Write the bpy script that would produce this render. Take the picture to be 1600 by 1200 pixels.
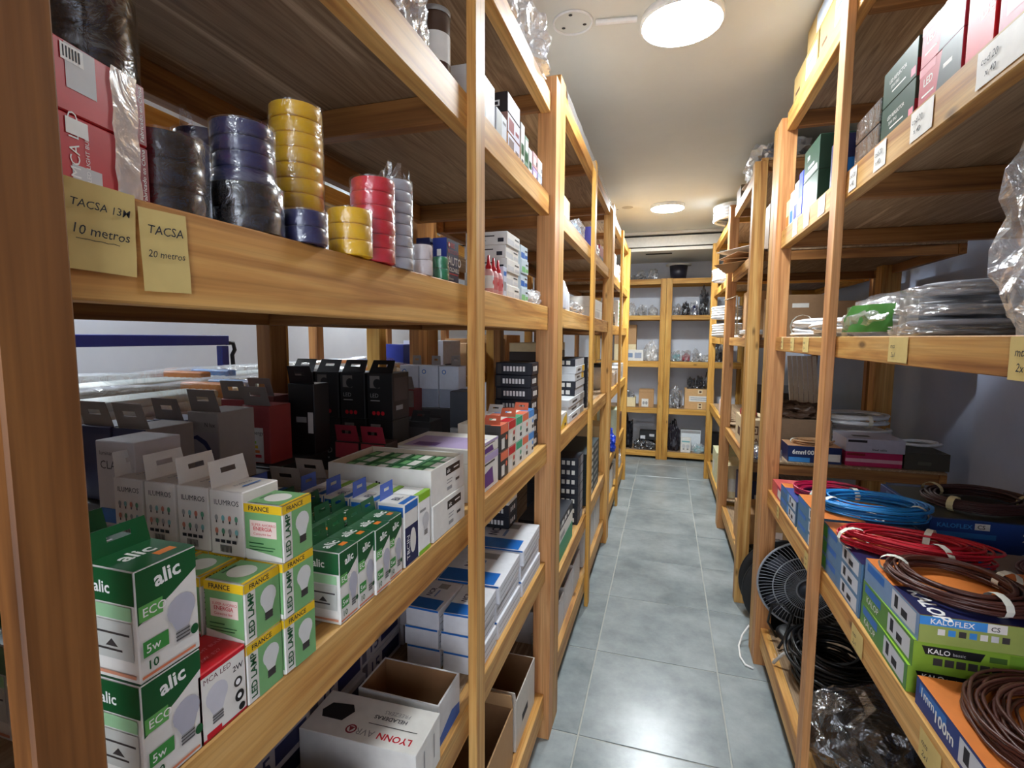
import bpy, bmesh, math, random
from mathutils import Vector, Matrix, noise

for o in list(bpy.data.objects):
    bpy.data.objects.remove(o)
S = bpy.context.scene
C = S.collection
PI = math.pi

# ------------------------------------------------------------------ camera
YAW, PITCH, ROLL, EYE = .2958, .0931, .0051, 1.6632
cy_, sy_, cp_, sp_ = math.cos(YAW), math.sin(YAW), math.cos(PITCH), math.sin(PITCH)
fw = Vector((-sy_*cp_, cy_*cp_, -sp_)); rt = Vector((cy_, sy_, 0)); up = rt.cross(fw)
rt2 = rt*math.cos(ROLL)+up*math.sin(ROLL); up2 = up*math.cos(ROLL)-rt*math.sin(ROLL)
cam = bpy.data.objects.new('camera', bpy.data.cameras.new('camera')); C.objects.link(cam)
M = Matrix.Identity(4)
for i in range(3):
    M[i][0], M[i][1], M[i][2] = rt2[i], up2[i], -fw[i]
M[2][3] = EYE
cam.matrix_world = M
cam.data.sensor_width = 36; cam.data.lens = 784.5/1600*36; cam.data.clip_start = .02
S.camera = cam

# ------------------------------------------------------------------ world, exposure (ceiling lamps built below, plus world fill light through the added doorway)
W = bpy.data.worlds.new('world'); S.world = W; W.use_nodes = True
W.node_tree.nodes['Background'].inputs[0].default_value = (.75, .8, .9, 1)
W.node_tree.nodes['Background'].inputs[1].default_value = 1.5
S.view_settings.view_transform = 'Standard'; S.view_settings.look = 'None'
S.view_settings.gamma = 1; S.view_settings.use_curve_mapping = False
S.view_settings.exposure = 1.98
LAMP_POWER = 46.0
S.cycles.max_bounces = 10; S.cycles.diffuse_bounces = 6; S.cycles.transparent_max_bounces = 24

# ------------------------------------------------------------------ materials
def srgb(r, g, b):
    f = lambda c: (c/255/12.92 if c/255 <= .04045 else ((c/255+.055)/1.055)**2.4)
    return (f(r), f(g), f(b), 1)
MATS = {}
def new_mat(name):
    m = bpy.data.materials.new(name); m.use_nodes = True
    nt = m.node_tree; b = nt.nodes['Principled BSDF']
    return m, nt, b
def flat(r, g, b, rough=.5, spec=.5, metal=0, var=.12, bump=0, scale=40):
    """painted / printed stuff: base colour with a fine mottling and slight per-object variation"""
    key = (r, g, b, rough, spec, metal, var, bump, scale)
    if key in MATS: return MATS[key]
    m, nt, bs = new_mat('paint_%d_%d_%d' % (r, g, b))
    c = srgb(r, g, b)
    tc = nt.nodes.new('ShaderNodeTexCoord'); n = nt.nodes.new('ShaderNodeTexNoise')
    n.inputs['Scale'].default_value = scale; n.inputs['Detail'].default_value = 3
    nt.links.new(tc.outputs['Object'], n.inputs['Vector'])
    mx = nt.nodes.new('ShaderNodeMix'); mx.data_type = 'RGBA'
    mx.inputs[6].default_value = tuple(x*(1-var) for x in c[:3])+(1,); mx.inputs[7].default_value = tuple(min(1, x*(1+var)) for x in c[:3])+(1,)
    nt.links.new(n.outputs['Fac'], mx.inputs[0]); nt.links.new(mx.outputs[2], bs.inputs['Base Color'])
    bs.inputs['Roughness'].default_value = rough; bs.inputs['Specular IOR Level'].default_value = spec; bs.inputs['Metallic'].default_value = metal
    if bump:
        bp = nt.nodes.new('ShaderNodeBump'); bp.inputs['Strength'].default_value = bump; bp.inputs['Distance'].default_value = .002
        nt.links.new(n.outputs['Fac'], bp.inputs['Height']); nt.links.new(bp.outputs['Normal'], bs.inputs['Normal'])
    MATS[key] = m
    return m
def ramp(nt, stops):
    r = nt.nodes.new('ShaderNodeValToRGB'); e = r.color_ramp.elements
    while len(e) < len(stops): e.new(.5)
    for k, (p, c) in enumerate(stops): e[k].position = p; e[k].color = c
    return r
def wood(axis, tone):
    key = ('wood', axis, tone)
    if key in MATS: return MATS[key]
    m, nt, bs = new_mat('pine_%s_%s' % (tone, 'xyz'[axis]))
    L = nt.links
    tc = nt.nodes.new('ShaderNodeTexCoord'); oi = nt.nodes.new('ShaderNodeObjectInfo')
    off = nt.nodes.new('ShaderNodeVectorMath'); off.operation = 'SCALE'; off.inputs[0].default_value = (7.3, 4.1, 9.7)
    L.new(oi.outputs['Random'], off.inputs['Scale'])
    add = nt.nodes.new('ShaderNodeVectorMath'); L.new(tc.outputs['Object'], add.inputs[0]); L.new(off.outputs[0], add.inputs[1])
    mp = nt.nodes.new('ShaderNodeMapping'); sc = [26, 26, 26]; sc[axis] = 1.6; mp.inputs['Scale'].default_value = sc
    L.new(add.outputs[0], mp.inputs['Vector'])
    n1 = nt.nodes.new('ShaderNodeTexNoise'); n1.inputs['Scale'].default_value = 1; n1.inputs['Detail'].default_value = 4; n1.inputs['Distortion'].default_value = .8
    L.new(mp.outputs[0], n1.inputs['Vector'])
    mp2 = nt.nodes.new('ShaderNodeMapping'); sc = [160, 160, 160]; sc[axis] = 3; mp2.inputs['Scale'].default_value = sc
    L.new(add.outputs[0], mp2.inputs['Vector'])
    n2 = nt.nodes.new('ShaderNodeTexNoise'); n2.inputs['Scale'].default_value = 1; n2.inputs['Detail'].default_value = 2
    L.new(mp2.outputs[0], n2.inputs['Vector'])
    if tone == 'pine': st = [(.28, srgb(158, 102, 48)), (.45, srgb(200, 146, 78)), (.55, srgb(212, 164, 94)), (.74, srgb(228, 186, 120))]
    elif tone == 'gold': st = [(.28, srgb(168, 112, 44)), (.47, srgb(204, 152, 70)), (.74, srgb(224, 180, 98))]
    elif tone == 'red': st = [(.3, srgb(160, 106, 62)), (.5, srgb(198, 142, 90)), (.72, srgb(216, 166, 112))]
    elif tone == 'dark': st = [(.3, srgb(84, 50, 22)), (.5, srgb(122, 78, 38)), (.72, srgb(146, 98, 52))]
    elif tone == 'brown': st = [(.3, srgb(120, 76, 38)), (.5, srgb(158, 108, 58)), (.72, srgb(182, 130, 76))]
    else: st = [(.28, srgb(118, 94, 70)), (.45, srgb(172, 146, 116)), (.56, srgb(148, 122, 94)), (.72, srgb(208, 182, 150))]     # board
    r1 = ramp(nt, st); L.new(n1.outputs['Fac'], r1.inputs[0])
    # sparse dark knots
    mp3 = nt.nodes.new('ShaderNodeMapping'); sc = [9, 9, 9]; sc[axis] = 3.2; mp3.inputs['Scale'].default_value = sc
    L.new(add.outputs[0], mp3.inputs['Vector'])
    vo = nt.nodes.new('ShaderNodeTexVoronoi'); vo.inputs['Scale'].default_value = 1; L.new(mp3.outputs[0], vo.inputs['Vector'])
    kr = ramp(nt, [(.045, (.16, .12, .1, 1)), (.11, (1, 1, 1, 1))]); L.new(vo.outputs['Distance'], kr.inputs[0])
    mk = nt.nodes.new('ShaderNodeMix'); mk.data_type = 'RGBA'; mk.blend_type = 'MULTIPLY'; mk.inputs[0].default_value = .8
    L.new(r1.outputs[0], mk.inputs[6]); L.new(kr.outputs[0], mk.inputs[7])
    fr = ramp(nt, [(.3, (.66, .62, .58, 1)), (.6, (1, 1, 1, 1))]); L.new(n2.outputs['Fac'], fr.inputs[0])
    mf = nt.nodes.new('ShaderNodeMix'); mf.data_type = 'RGBA'; mf.blend_type = 'MULTIPLY'; mf.inputs[0].default_value = .7
    L.new(mk.outputs[2], mf.inputs[6]); L.new(fr.outputs[0], mf.inputs[7])
    hs = nt.nodes.new('ShaderNodeHueSaturation')
    mr = nt.nodes.new('ShaderNodeMapRange'); mr.inputs[3].default_value = .85; mr.inputs[4].default_value = 1.12
    L.new(oi.outputs['Random'], mr.inputs[0]); L.new(mr.outputs[0], hs.inputs['Value']); L.new(mf.outputs[2], hs.inputs['Color'])
    L.new(hs.outputs[0], bs.inputs['Base Color'])
    bs.inputs['Roughness'].default_value = .52 if tone != 'board' else .65; bs.inputs['Specular IOR Level'].default_value = .35
    bp = nt.nodes.new('ShaderNodeBump'); bp.inputs['Strength'].default_value = .25; bp.inputs['Distance'].default_value = .001
    L.new(n2.outputs['Fac'], bp.inputs['Height']); L.new(bp.outputs[0], bs.inputs['Normal'])
    MATS[key] = m
    return m
def film(name, tint=(1, 1, 1), body=.06, gloss=.28, scale=30, bodycol=(.8, .8, .82), bump=.9):
    """thin wrinkled clear plastic: mostly see-through, bright glints, a little milky body"""
    key = ('film', name)
    if key in MATS: return MATS[key]
    m = bpy.data.materials.new('film_'+name); m.use_nodes = True; nt = m.node_tree; nt.nodes.clear(); L = nt.links
    out = nt.nodes.new('ShaderNodeOutputMaterial')
    tr = nt.nodes.new('ShaderNodeBsdfTransparent'); tr.inputs[0].default_value = (*tint, 1)
    gl = nt.nodes.new('ShaderNodeBsdfGlossy'); gl.inputs['Roughness'].default_value = .16; gl.inputs[0].default_value = (.95, .97, 1, 1)
    df = nt.nodes.new('ShaderNodeBsdfDiffuse'); df.inputs[0].default_value = (*bodycol, 1)
    tc = nt.nodes.new('ShaderNodeTexCoord'); n = nt.nodes.new('ShaderNodeTexNoise'); n.inputs['Scale'].default_value = scale; n.inputs['Detail'].default_value = 4; n.inputs['Distortion'].default_value = 1.2
    L.new(tc.outputs['Object'], n.inputs['Vector'])
    bp = nt.nodes.new('ShaderNodeBump'); bp.inputs['Strength'].default_value = bump; bp.inputs['Distance'].default_value = .01
    L.new(n.outputs['Fac'], bp.inputs['Height']); L.new(bp.outputs[0], gl.inputs['Normal'])
    lw = nt.nodes.new('ShaderNodeLayerWeight'); lw.inputs[0].default_value = .35; L.new(bp.outputs[0], lw.inputs['Normal'])
    ad = nt.nodes.new('ShaderNodeMath'); ad.operation = 'MULTIPLY_ADD'; ad.inputs[1].default_value = .5; ad.inputs[2].default_value = gloss*.5; ad.use_clamp = True
    L.new(lw.outputs['Facing'], ad.inputs[0])
    m1 = nt.nodes.new('ShaderNodeMixShader'); m1.inputs[0].default_value = body; L.new(tr.outputs[0], m1.inputs[1]); L.new(df.outputs[0], m1.inputs[2])
    m2 = nt.nodes.new('ShaderNodeMixShader'); L.new(ad.outputs[0], m2.inputs[0]); L.new(m1.outputs[0], m2.inputs[1]); L.new(gl.outputs[0], m2.inputs[2])
    L.new(m2.outputs[0], out.inputs[0])
    MATS[key] = m
    return m
def emit(name, col, s):
    m = bpy.data.materials.new(name); m.use_nodes = True; nt = m.node_tree; nt.nodes.clear()
    out = nt.nodes.new('ShaderNodeOutputMaterial'); e = nt.nodes.new('ShaderNodeEmission')
    e.inputs[0].default_value = (*col, 1); e.inputs[1].default_value = s; nt.links.new(e.outputs[0], out.inputs[0])
    return m
def mottled(name, a, b, scale, rough, bump=.1, detail=6, spec=.5):
    m, nt, bs = new_mat(name); L = nt.links
    tc = nt.nodes.new('ShaderNodeTexCoord'); oi = nt.nodes.new('ShaderNodeObjectInfo')
    add = nt.nodes.new('ShaderNodeVectorMath'); off = nt.nodes.new('ShaderNodeVectorMath'); off.operation = 'SCALE'; off.inputs[0].default_value = (31, 17, 5)
    L.new(oi.outputs['Random'], off.inputs['Scale']); L.new(tc.outputs['Object'], add.inputs[0]); L.new(off.outputs[0], add.inputs[1])
    n = nt.nodes.new('ShaderNodeTexNoise'); n.inputs['Scale'].default_value = scale; n.inputs['Detail'].default_value = detail; n.inputs['Roughness'].default_value = .65
    L.new(add.outputs[0], n.inputs['Vector'])
    r = ramp(nt, [(.3, a), (.7, b)]); L.new(n.outputs['Fac'], r.inputs[0]); L.new(r.outputs[0], bs.inputs['Base Color'])
    bs.inputs['Roughness'].default_value = rough; bs.inputs['Specular IOR Level'].default_value = spec
    bp = nt.nodes.new('ShaderNodeBump'); bp.inputs['Strength'].default_value = bump; bp.inputs['Distance'].default_value = .003
    L.new(n.outputs['Fac'], bp.inputs['Height']); L.new(bp.outputs[0], bs.inputs['Normal'])
    return m

TILE = mottled('slate_tile', srgb(112, 123, 126), srgb(166, 175, 177), 3.6, .28, .14)
GROUT = flat(176, 178, 172, .8)
PLASTER = mottled('painted_plaster', srgb(210, 215, 226), srgb(222, 227, 236), 2.0, .75, .05)
PLASTERB = mottled('bluish_plaster', srgb(168, 184, 218), srgb(182, 197, 228), 2.0, .75, .05)
CEIL = mottled('ceiling_paint', srgb(214, 216, 208), srgb(224, 226, 218), 1.2, .8, .04)
WHITE = flat(238, 238, 236, .5); OFFW = flat(222, 220, 214, .55); GREY = flat(150, 150, 150); LGREY = flat(196, 197, 200)
BLACK = flat(18, 18, 20, .45); DARK = flat(34, 32, 34, .5); CHAR = flat(58, 54, 54, .5); NAVY = flat(24, 30, 78, .4); BLUE = flat(22, 104, 190, .4)
LBLUE = flat(60, 140, 214, .4); RED = flat(196, 24, 40, .35); DRED = flat(134, 22, 36, .4); PINK = flat(226, 120, 140, .5); MAG = flat(190, 36, 96, .4)
GREEN = flat(20, 84, 44, .35); DGREEN = flat(28, 62, 46, .4); LGREEN = flat(120, 186, 120, .45); PGREEN = flat(160, 204, 158, .45); LIME = flat(140, 190, 40, .45)
YEL = flat(226, 186, 30, .4); ORANGE = flat(232, 128, 40, .45); BROWN = flat(92, 58, 40, .6); PURPLE = flat(96, 52, 130, .45); CREAM = flat(226, 210, 168, .6)
KRAFT = flat(182, 142, 98, .75, var=.08, bump=.1); KRAFTIN = flat(138, 100, 66, .8, var=.1); BEIGE = flat(196, 166, 108, .75)
SILVER = flat(168, 170, 174, .3, .5, .7); TEAL = flat(120, 176, 180, .4); PAPER = flat(214, 190, 120, .8, var=.1, bump=.15); INK = flat(30, 30, 40, .7); LILAC = flat(178, 160, 200, .5)
CLEAR = film('clear'); CLOUDY = film('cloudy', body=.25, scale=22); WRAPB = film('wrap', body=.02, gloss=.12, scale=35, bump=.35); BAGC = film('bag', body=.16, gloss=.35, scale=18)
SMOKE = film('smoke', tint=(.5, .5, .52), body=.4, gloss=.3, bodycol=(.04, .04, .045))

# ------------------------------------------------------------------ mesh helpers
def mesh(name, v, f, smooth=False):
    me = bpy.data.meshes.new(name); me.from_pydata(v, [], f); me.update()
    if smooth: me.polygons.foreach_set('use_smooth', [True]*len(me.polygons))
    return me
_bc = {}
def boxmesh(sx, sy, sz, b=.0015, center=False):
    """box with chamfered edges, origin at the middle of its base"""
    k = (round(sx, 4), round(sy, 4), round(sz, 4), b, center)
    if k in _bc: return _bc[k]
    bm = bmesh.new(); bmesh.ops.create_cube(bm, size=1)
    for v in bm.verts: v.co = (v.co.x*sx, v.co.y*sy, (v.co.z+(0 if center else .5))*sz)
    b = min(b, .3*min(sx, sy, sz))
    if b > 0: bmesh.ops.bevel(bm, geom=bm.edges[:], offset=b, segments=1, affect='EDGES', profile=.5)
    me = bpy.data.meshes.new('box'); bm.to_mesh(me); bm.free(); _bc[k] = me
    return me
def lathe(prof, seg=24, closed=False, smooth=True):
    v, f = [], []
    n = len(prof)
    for i in range(seg):
        a = 2*PI*i/seg; c, s = math.cos(a), math.sin(a)
        v += [(r*c, r*s, z) for r, z in prof]
    for i in range(seg):
        j = (i+1) % seg
        for k in range(n if closed else n-1):
            k2 = (k+1) % n
            f.append((i*n+k, j*n+k, j*n+k2, i*n+k2))
    return mesh('lathe', v, f, smooth)
def tube(pts, r, sides=6, close=False, cap=True):
    v, f = [], []
    n = len(pts); P = [Vector(p) for p in pts]; prev = None
    for i in range(n):
        if close: t = P[(i+1) % n]-P[i-1]
        else: t = P[min(i+1, n-1)]-P[max(i-1, 0)]
        t = t.normalized() if t.length > 1e-9 else Vector((0, 0, 1))
        if prev is None: u = t.orthogonal().normalized()
        else:
            u = prev-t*prev.dot(t); u = u.normalized() if u.length > 1e-6 else t.orthogonal().normalized()
        prev = u; w = t.cross(u)
        rr = r[i] if isinstance(r, (list, tuple)) else r
        for k in range(sides):
            a = 2*PI*k/sides; v.append(tuple(P[i]+(u*math.cos(a)+w*math.sin(a))*rr))
    for i in range(n if close else n-1):
        j = (i+1) % n
        for k in range(sides): f.append((i*sides+k, i*sides+(k+1) % sides, j*sides+(k+1) % sides, j*sides+k))
    if cap and not close: f.append(tuple(range(sides))[::-1]); f.append(tuple((n-1)*sides+k for k in range(sides)))
    return v, f
def join(parts):
    V, F = [], []
    for v, f in parts:
        o = len(V); V += v; F += [tuple(i+o for i in q) for q in f]
    return V, F
def obj(name, me, m=None, parent=None, loc=(0, 0, 0), rot=(0, 0, 0)):
    o = bpy.data.objects.new(name, me); C.objects.link(o); o.parent = parent; o.location = loc; o.rotation_euler = rot
    if m is not None and me is not None:
        if not me.materials: me.materials.append(None)
        o.material_slots[0].link = 'OBJECT'; o.material_slots[0].material = m
    return o
def tag(o, label, cat, group=None):
    o['label'] = label; o['category'] = cat
    if group: o['group'] = group
    return o
def thing(name, label, cat, loc=(0, 0, 0), rz=0, group=None):
    return tag(obj(name, None, None, None, loc, (0, 0, rz)), label, cat, group)
def struct(name, me, m, loc=(0, 0, 0), parent=None):
    o = obj(name, me, m, parent, loc)
    if parent is None: o['kind'] = 'structure'
    return o
def dup(root, loc, rz=None, label=None):
    def cp(o, par):
        c = o.copy(); C.objects.link(c); c.parent = par
        for ch in o.children: cp(ch, c)
        return c
    r = cp(root, None); r.location = loc
    if rz is not None: r.rotation_euler = (0, 0, rz)
    if label: r['label'] = label
    return r
ORD = ['first', 'second', 'third', 'fourth', 'fifth', 'sixth', 'seventh', 'eighth', 'ninth', 'tenth']

# ------------------------------------------------------------------ flat print on box faces
_tx = {}
def textmesh(s, bold=0.0):
    """verts (x, y) and faces of a string, unit height, starting at x = 0"""
    k = (s, bold)
    if k in _tx: return _tx[k]
    cu = bpy.data.curves.new('lettering', 'FONT'); cu.body = s; cu.size = 1.35; cu.offset = bold; cu.resolution_u = 2
    o = bpy.data.objects.new('lettering', cu); C.objects.link(o)
    dg = bpy.context.evaluated_depsgraph_get(); me = bpy.data.meshes.new_from_object(o.evaluated_get(dg))
    v = [(p.co.x, p.co.y) for p in me.vertices]; f = [tuple(p.vertices) for p in me.polygons]
    bpy.data.objects.remove(o); bpy.data.curves.remove(cu); bpy.data.meshes.remove(me)
    wid = max([p[0] for p in v] or [1])
    _tx[k] = (v, f, wid)
    return _tx[k]
def frame(side, sx, sy, sz):
    h = Vector
    if side == '-y': return h((-sx/2, -sy/2, 0)), h((1, 0, 0)), h((0, 0, 1)), h((0, -1, 0)), sx, sz
    if side == '+y': return h((sx/2, sy/2, 0)), h((-1, 0, 0)), h((0, 0, 1)), h((0, 1, 0)), sx, sz
    if side == '+x': return h((sx/2, -sy/2, 0)), h((0, 1, 0)), h((0, 0, 1)), h((1, 0, 0)), sy, sz
    if side == '-x': return h((-sx/2, sy/2, 0)), h((0, -1, 0)), h((0, 0, 1)), h((-1, 0, 0)), sy, sz
    if side == 'zl': return h((sx/2, -sy/2, sz)), h((0, 1, 0)), h((-1, 0, 0)), h((0, 0, 1)), sy, sx     # top, read from +x
    if side == 'zr': return h((-sx/2, sy/2, sz)), h((0, -1, 0)), h((1, 0, 0)), h((0, 0, 1)), sy, sx     # top, read from -x
    if side == 'zf': return h((sx/2, sy/2, sz)), h((-1, 0, 0)), h((0, -1, 0)), h((0, 0, 1)), sx, sy    # top, read from +y
    return h((-sx/2, -sy/2, sz)), h((1, 0, 0)), h((0, 1, 0)), h((0, 0, 1)), sx, sy                      # 'zn' top, read from -y
def prints(root, size, items):
    """items: ('r',mat,side,u0,v0,u1,v1) ('e',mat,side,cu,cv,ru,rv) ('t',mat,side,text,u,v,height,rot,bold) ('p',mat,side,[(u,v)..]); u, v are fractions of the face, text height a fraction of its height"""
    buf = {}
    for lv, it in enumerate(items):
        kind, m, side = it[:3]
        o, ux, vx, nn, fwid, fh = frame(side, *size); e = nn*(.0003+.00004*lv)
        V, F = buf.setdefault((m, side), ([], []))
        b = len(V)
        if kind == 'r':
            u0, v0, u1, v1 = it[3:7]; q = [(u0, v0), (u1, v0), (u1, v1), (u0, v1)]
        elif kind == 'e':
            cu, cv, ru, rv = it[3:7]; q = [(cu+ru*math.cos(a*PI/8), cv+rv*math.sin(a*PI/8)) for a in range(16)]
        elif kind == 'p': q = it[3]
        if kind != 't':
            V += [tuple(o+ux*(u*fwid)+vx*(v*fh)+e) for u, v in q]; F.append(tuple(range(b, b+len(q))))
        else:
            s, u, v, hgt = it[3:7]; rot = it[7] if len(it) > 7 else 0; bold = it[8] if len(it) > 8 else 0
            tv, tf, wid = textmesh(s, bold); k = hgt*fh; c, sn = math.cos(rot), math.sin(rot)
            for x, y in tv:
                X, Y = x*k, y*k
                V.append(tuple(o+ux*(u*fwid+X*c-Y*sn)+vx*(v*fh+X*sn+Y*c)+e))
            F += [tuple(i+b for i in q) for q in tf]
    for (m, side), (V, F) in buf.items():
        obj('print', mesh('print', V, F), m, root)
def bulb(side, cu, cv, s, asp, glass=None, base=None):
    """a printed lamp bulb: glass, neck, ribbed base. s = height as a fraction, asp = face height / width"""
    g = glass or LGREY; b = base or GREY; w = s*asp
    return [('e', g, side, cu, cv+.22*s, .3*w, .3*s), ('p', g, side, [(cu-.13*w, cv-.2*s), (cu+.13*w, cv-.2*s), (cu+.27*w, cv+.14*s), (cu-.27*w, cv+.14*s)]),
            ('r', b, side, cu-.14*w, cv-.42*s, cu+.14*w, cv-.2*s)] + [('r', CHAR, side, cu-.15*w, cv-.4*s+k*.07*s, cu+.15*w, cv-.375*s+k*.07*s) for k in range(3)]
def box(name, label, cat, size, loc, m, items=(), rz=0, group=None, b=.0012):
    o = obj(name, boxmesh(*size, b), m, None, loc, (0, 0, rz)); tag(o, label, cat, group)
    if items: prints(o, size, items)
    return o
def lbox(name, label, cat, y0, y1, z, h, m, items=(), xf=-.45, d=.1, rz=0, group=None):
    return box(name, label, cat, (d, y1-y0-.003, h), (xf-d/2, (y0+y1)/2, z), m, items, rz, group)
def rbox(name, label, cat, y0, y1, z, h, m, items=(), xf=.52, d=.1, rz=0, group=None):
    return box(name, label, cat, (d, y1-y0-.003, h), (xf+d/2, (y0+y1)/2, z), m, items, rz, group)
def tabmesh(w, h, t=.0008):
    a, b2, c, d = -.2*w, .2*w, .48*h, .68*h
    o = [(-w/2, 0), (w/2, 0), (w/2*.92, h), (-w/2*.92, h)]; i = [(a, c), (b2, c), (b2, d), (a, d)]
    v = [(x, -t/2, z) for x, z in o+i]+[(x, t/2, z) for x, z in o+i]
    f = []
    for k in range(4):
        j = (k+1) % 4
        f += [(k, j, 4+j, 4+k), (8+k, 12+k, 12+j, 8+j), (k, 8+k, 8+j, j), (4+k, 4+j, 12+j, 12+k)]
    return mesh('tab', v, f)
def tab(root, size, m, axis='y', w=.8, h=.04, at=.5, lean=0):
    """cardboard hanging tab with a punched slot, standing on a box top; axis: the direction its face looks"""
    wid = size[0] if axis == 'y' else size[1]
    return obj('hang_tab', tabmesh(wid*w, h), m, root, (0 if axis == 'y' else size[0]*(at-.5), size[1]*(at-.5) if axis == 'y' else 0, size[2]-.0005), (lean, 0, 0 if axis == 'y' else PI/2))
def open_carton(name, label, size, loc, m, inner=None, rz=0, flaps=(), t=.004, items=(), group=None):
    sx, sy, sz = size; r = thing(name, label, 'box', loc, rz, group)
    inner = inner or m
    b = obj('carton_wall', boxmesh(sx, t, sz, 0), m, r, (0, -sy/2+t/2, 0)); obj('carton_wall', boxmesh(sx, t, sz, 0), m, r, (0, sy/2-t/2, 0))
    obj('carton_wall', boxmesh(t, sy-2*t, sz, 0), m, r, (sx/2-t/2, 0, 0)); obj('carton_wall', boxmesh(t, sy-2*t, sz, 0), m, r, (-sx/2+t/2, 0, 0))
    obj('carton_bottom', boxmesh(sx-2*t, sy-2*t, t, 0), inner, r, (0, 0, .0005))
    for (dx, dy) in ((0, 1), (0, -1), (1, 0), (-1, 0)):        # raw board on the inside
        if dx: obj('carton_lining', boxmesh(.0008, sy-2*t-.002, sz-.002, 0), inner, r, (dx*(sx/2-t-.0006), 0, .001))
        else: obj('carton_lining', boxmesh(sx-2*t-.002, .0008, sz-.002, 0), inner, r, (0, dy*(sy/2-t-.0006), .001))
    for side, ang, ln in flaps:
        f = boxmesh(sx if side[1] == 'y' else sy, .003, ln, 0)
        if side == '-y': obj('flap', f, m, r, (0, -sy/2+.002, sz), (ang, 0, 0))
        if side == '+y': obj('flap', f, m, r, (0, sy/2-.002, sz), (-ang, 0, 0))
        if side == '+x': obj('flap', f, m, r, (sx/2-.002, 0, sz), (ang, 0, PI/2))
        if side == '-x': obj('flap', f, m, r, (-sx/2+.002, 0, sz), (-ang, 0, PI/2))
    if items: prints(r, size, items)
    return r
def bagmesh(sx, sy, sz, seed, amp=.22, sub=4, freq=2.2):
    """crumpled plastic: an ovoid with creased ridges at several scales, flattened where it lies"""
    bm = bmesh.new(); bmesh.ops.create_icosphere(bm, subdivisions=sub, radius=1)
    o1 = Vector((seed*3.7, seed*1.3, seed*2.1))
    for v in bm.verts:
        p = v.co.copy(); q = p*freq+o1
        q += Vector((noise.noise(q*1.3), noise.noise(q*1.3+Vector((9, 0, 0))), noise.noise(q*1.3+Vector((0, 9, 0)))))*.7
        d = 1+amp*(1.5*noise.noise(q*.8)-1.6*abs(noise.noise(q*1.7))+1.0*(.3-abs(noise.noise(q*3.4)))+.55*(.3-abs(noise.noise(q*6.5))))
        x, y, z = p.x*d, p.y*d, p.z*d
        m = max(abs(p.x), abs(p.y)); x *= 1+.12*m; y *= 1+.12*m
        z = max(z, -.5)
        v.co = (max(-1.05, min(1.05, x))*sx/2.1, max(-1.05, min(1.05, y))*sy/2.1, (z+.5)*sz/1.5)
    me = bpy.data.meshes.new('bag'); bm.to_mesh(me); bm.free()
    return me
def bag(name, label, size, loc, m, seed, rz=0, cat='bag', amp=.22, content=None, group=None):
    o = obj(name, bagmesh(*size, seed, amp), m, None, loc, (0, 0, rz)); tag(o, label, cat, group)
    if content is not None: obj('contents', bagmesh(size[0]*.8, size[1]*.8, size[2]*.75, seed+5, amp*1.3, 3), content, o, (0, 0, .002))
    return o
def coilpath(R, loops, hgt, seed, seg=40, wob=.08, sx=1, sy=1, spread=.18, helix=False):
    rd = random.Random(seed); pts = []
    n = loops*seg; offs = [rd.uniform(-1, 1) for _ in range(loops+2)]; hz = [k_/loops for k_ in range(loops+2)] if helix else [rd.uniform(0, 1) for _ in range(loops+2)]
    for i in range(n+1):
        k = i//seg; fr = (i % seg)/seg; a = 2*PI*fr
        s = fr*fr*(3-2*fr); o = offs[k]*(1-s)+offs[k+1]*s; z = hz[k]*(1-s)+hz[k+1]*s
        r = R*(1+o*spread+wob*math.sin(2*a+seed)+.02*math.sin(5*a+k))
        pts.append((r*math.cos(a)*sx, r*math.sin(a)*sy, z*hgt))
    return pts
TIE = flat(226, 226, 214, .6)
def coil(name, label, loc, R, r, loops, hgt, m, seed, sx=1, sy=1, rz=0, ties=2, tiem=None, cat='cable coil', rot=None, spread=.18, seg=40, group=None, wob=.08, sides=6, helix=False):
    v, f = tube([(x, y, z+r) for x, y, z in coilpath(R, loops, hgt, seed, seg, wob, sx, sy, spread, helix)], r, sides)
    o = obj(name, mesh('coil', v, f, True), m, None, loc, rot or (0, 0, rz)); tag(o, label, cat, group)
    for k in range(ties):
        a = seed*1.7+k*2.3; px, py = R*math.cos(a)*sx, R*math.sin(a)*sy
        w = R*spread*1.15+r*2; hh = hgt/2+r*1.6
        pts = [(px+math.cos(a)*w*math.cos(t), py+math.sin(a)*w*math.cos(t), hgt/2+r+hh*math.sin(t)) for t in [2*PI*i/12 for i in range(12)]]
        tv, tf = [], []
        n = Vector((-math.sin(a), math.cos(a), 0))*max(.008, R*.08)
        for p in pts: tv += [tuple(Vector(p)-n), tuple(Vector(p)+n)]
        tf = [(2*i, 2*i+1, (2*i+3) % 24, (2*i+2) % 24) for i in range(12)]
        obj('tie', mesh('tie', tv, tf), tiem or TIE, o)
    return o

# ------------------------------------------------------------------ the room
X0, X1, Y0, Y1, ZC = -2.70, 1.78, -1.7, 7.6, 2.93
fl = struct('floor', boxmesh(X1-X0, Y1-Y0, .05, 0), GROUT, ((X0+X1)/2, (Y0+Y1)/2, -.053))
tm = boxmesh(.5935, .5935, .012, .0015)
for i in range(-2, 3):
    for j in range(-6, 10):
        y = 1.961+.6*j+.3; hy = .5955
        if y-.3 < Y0+.01 or y+.3 > Y1+.25: continue
        o = obj('tile', tm, TILE, fl, (.6*i-(X0+X1)/2, y-(Y0+Y1)/2, .041))
struct('ceiling', boxmesh(X1-X0, 6.42-Y0, .06, 0), CEIL, ((X0+X1)/2, (6.42+Y0)/2, ZC))
struct('ceiling_soffit', boxmesh(X1-X0, Y1-6.42, .26, 0), CEIL, ((X0+X1)/2, (6.42+Y1)/2, 2.73))
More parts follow.
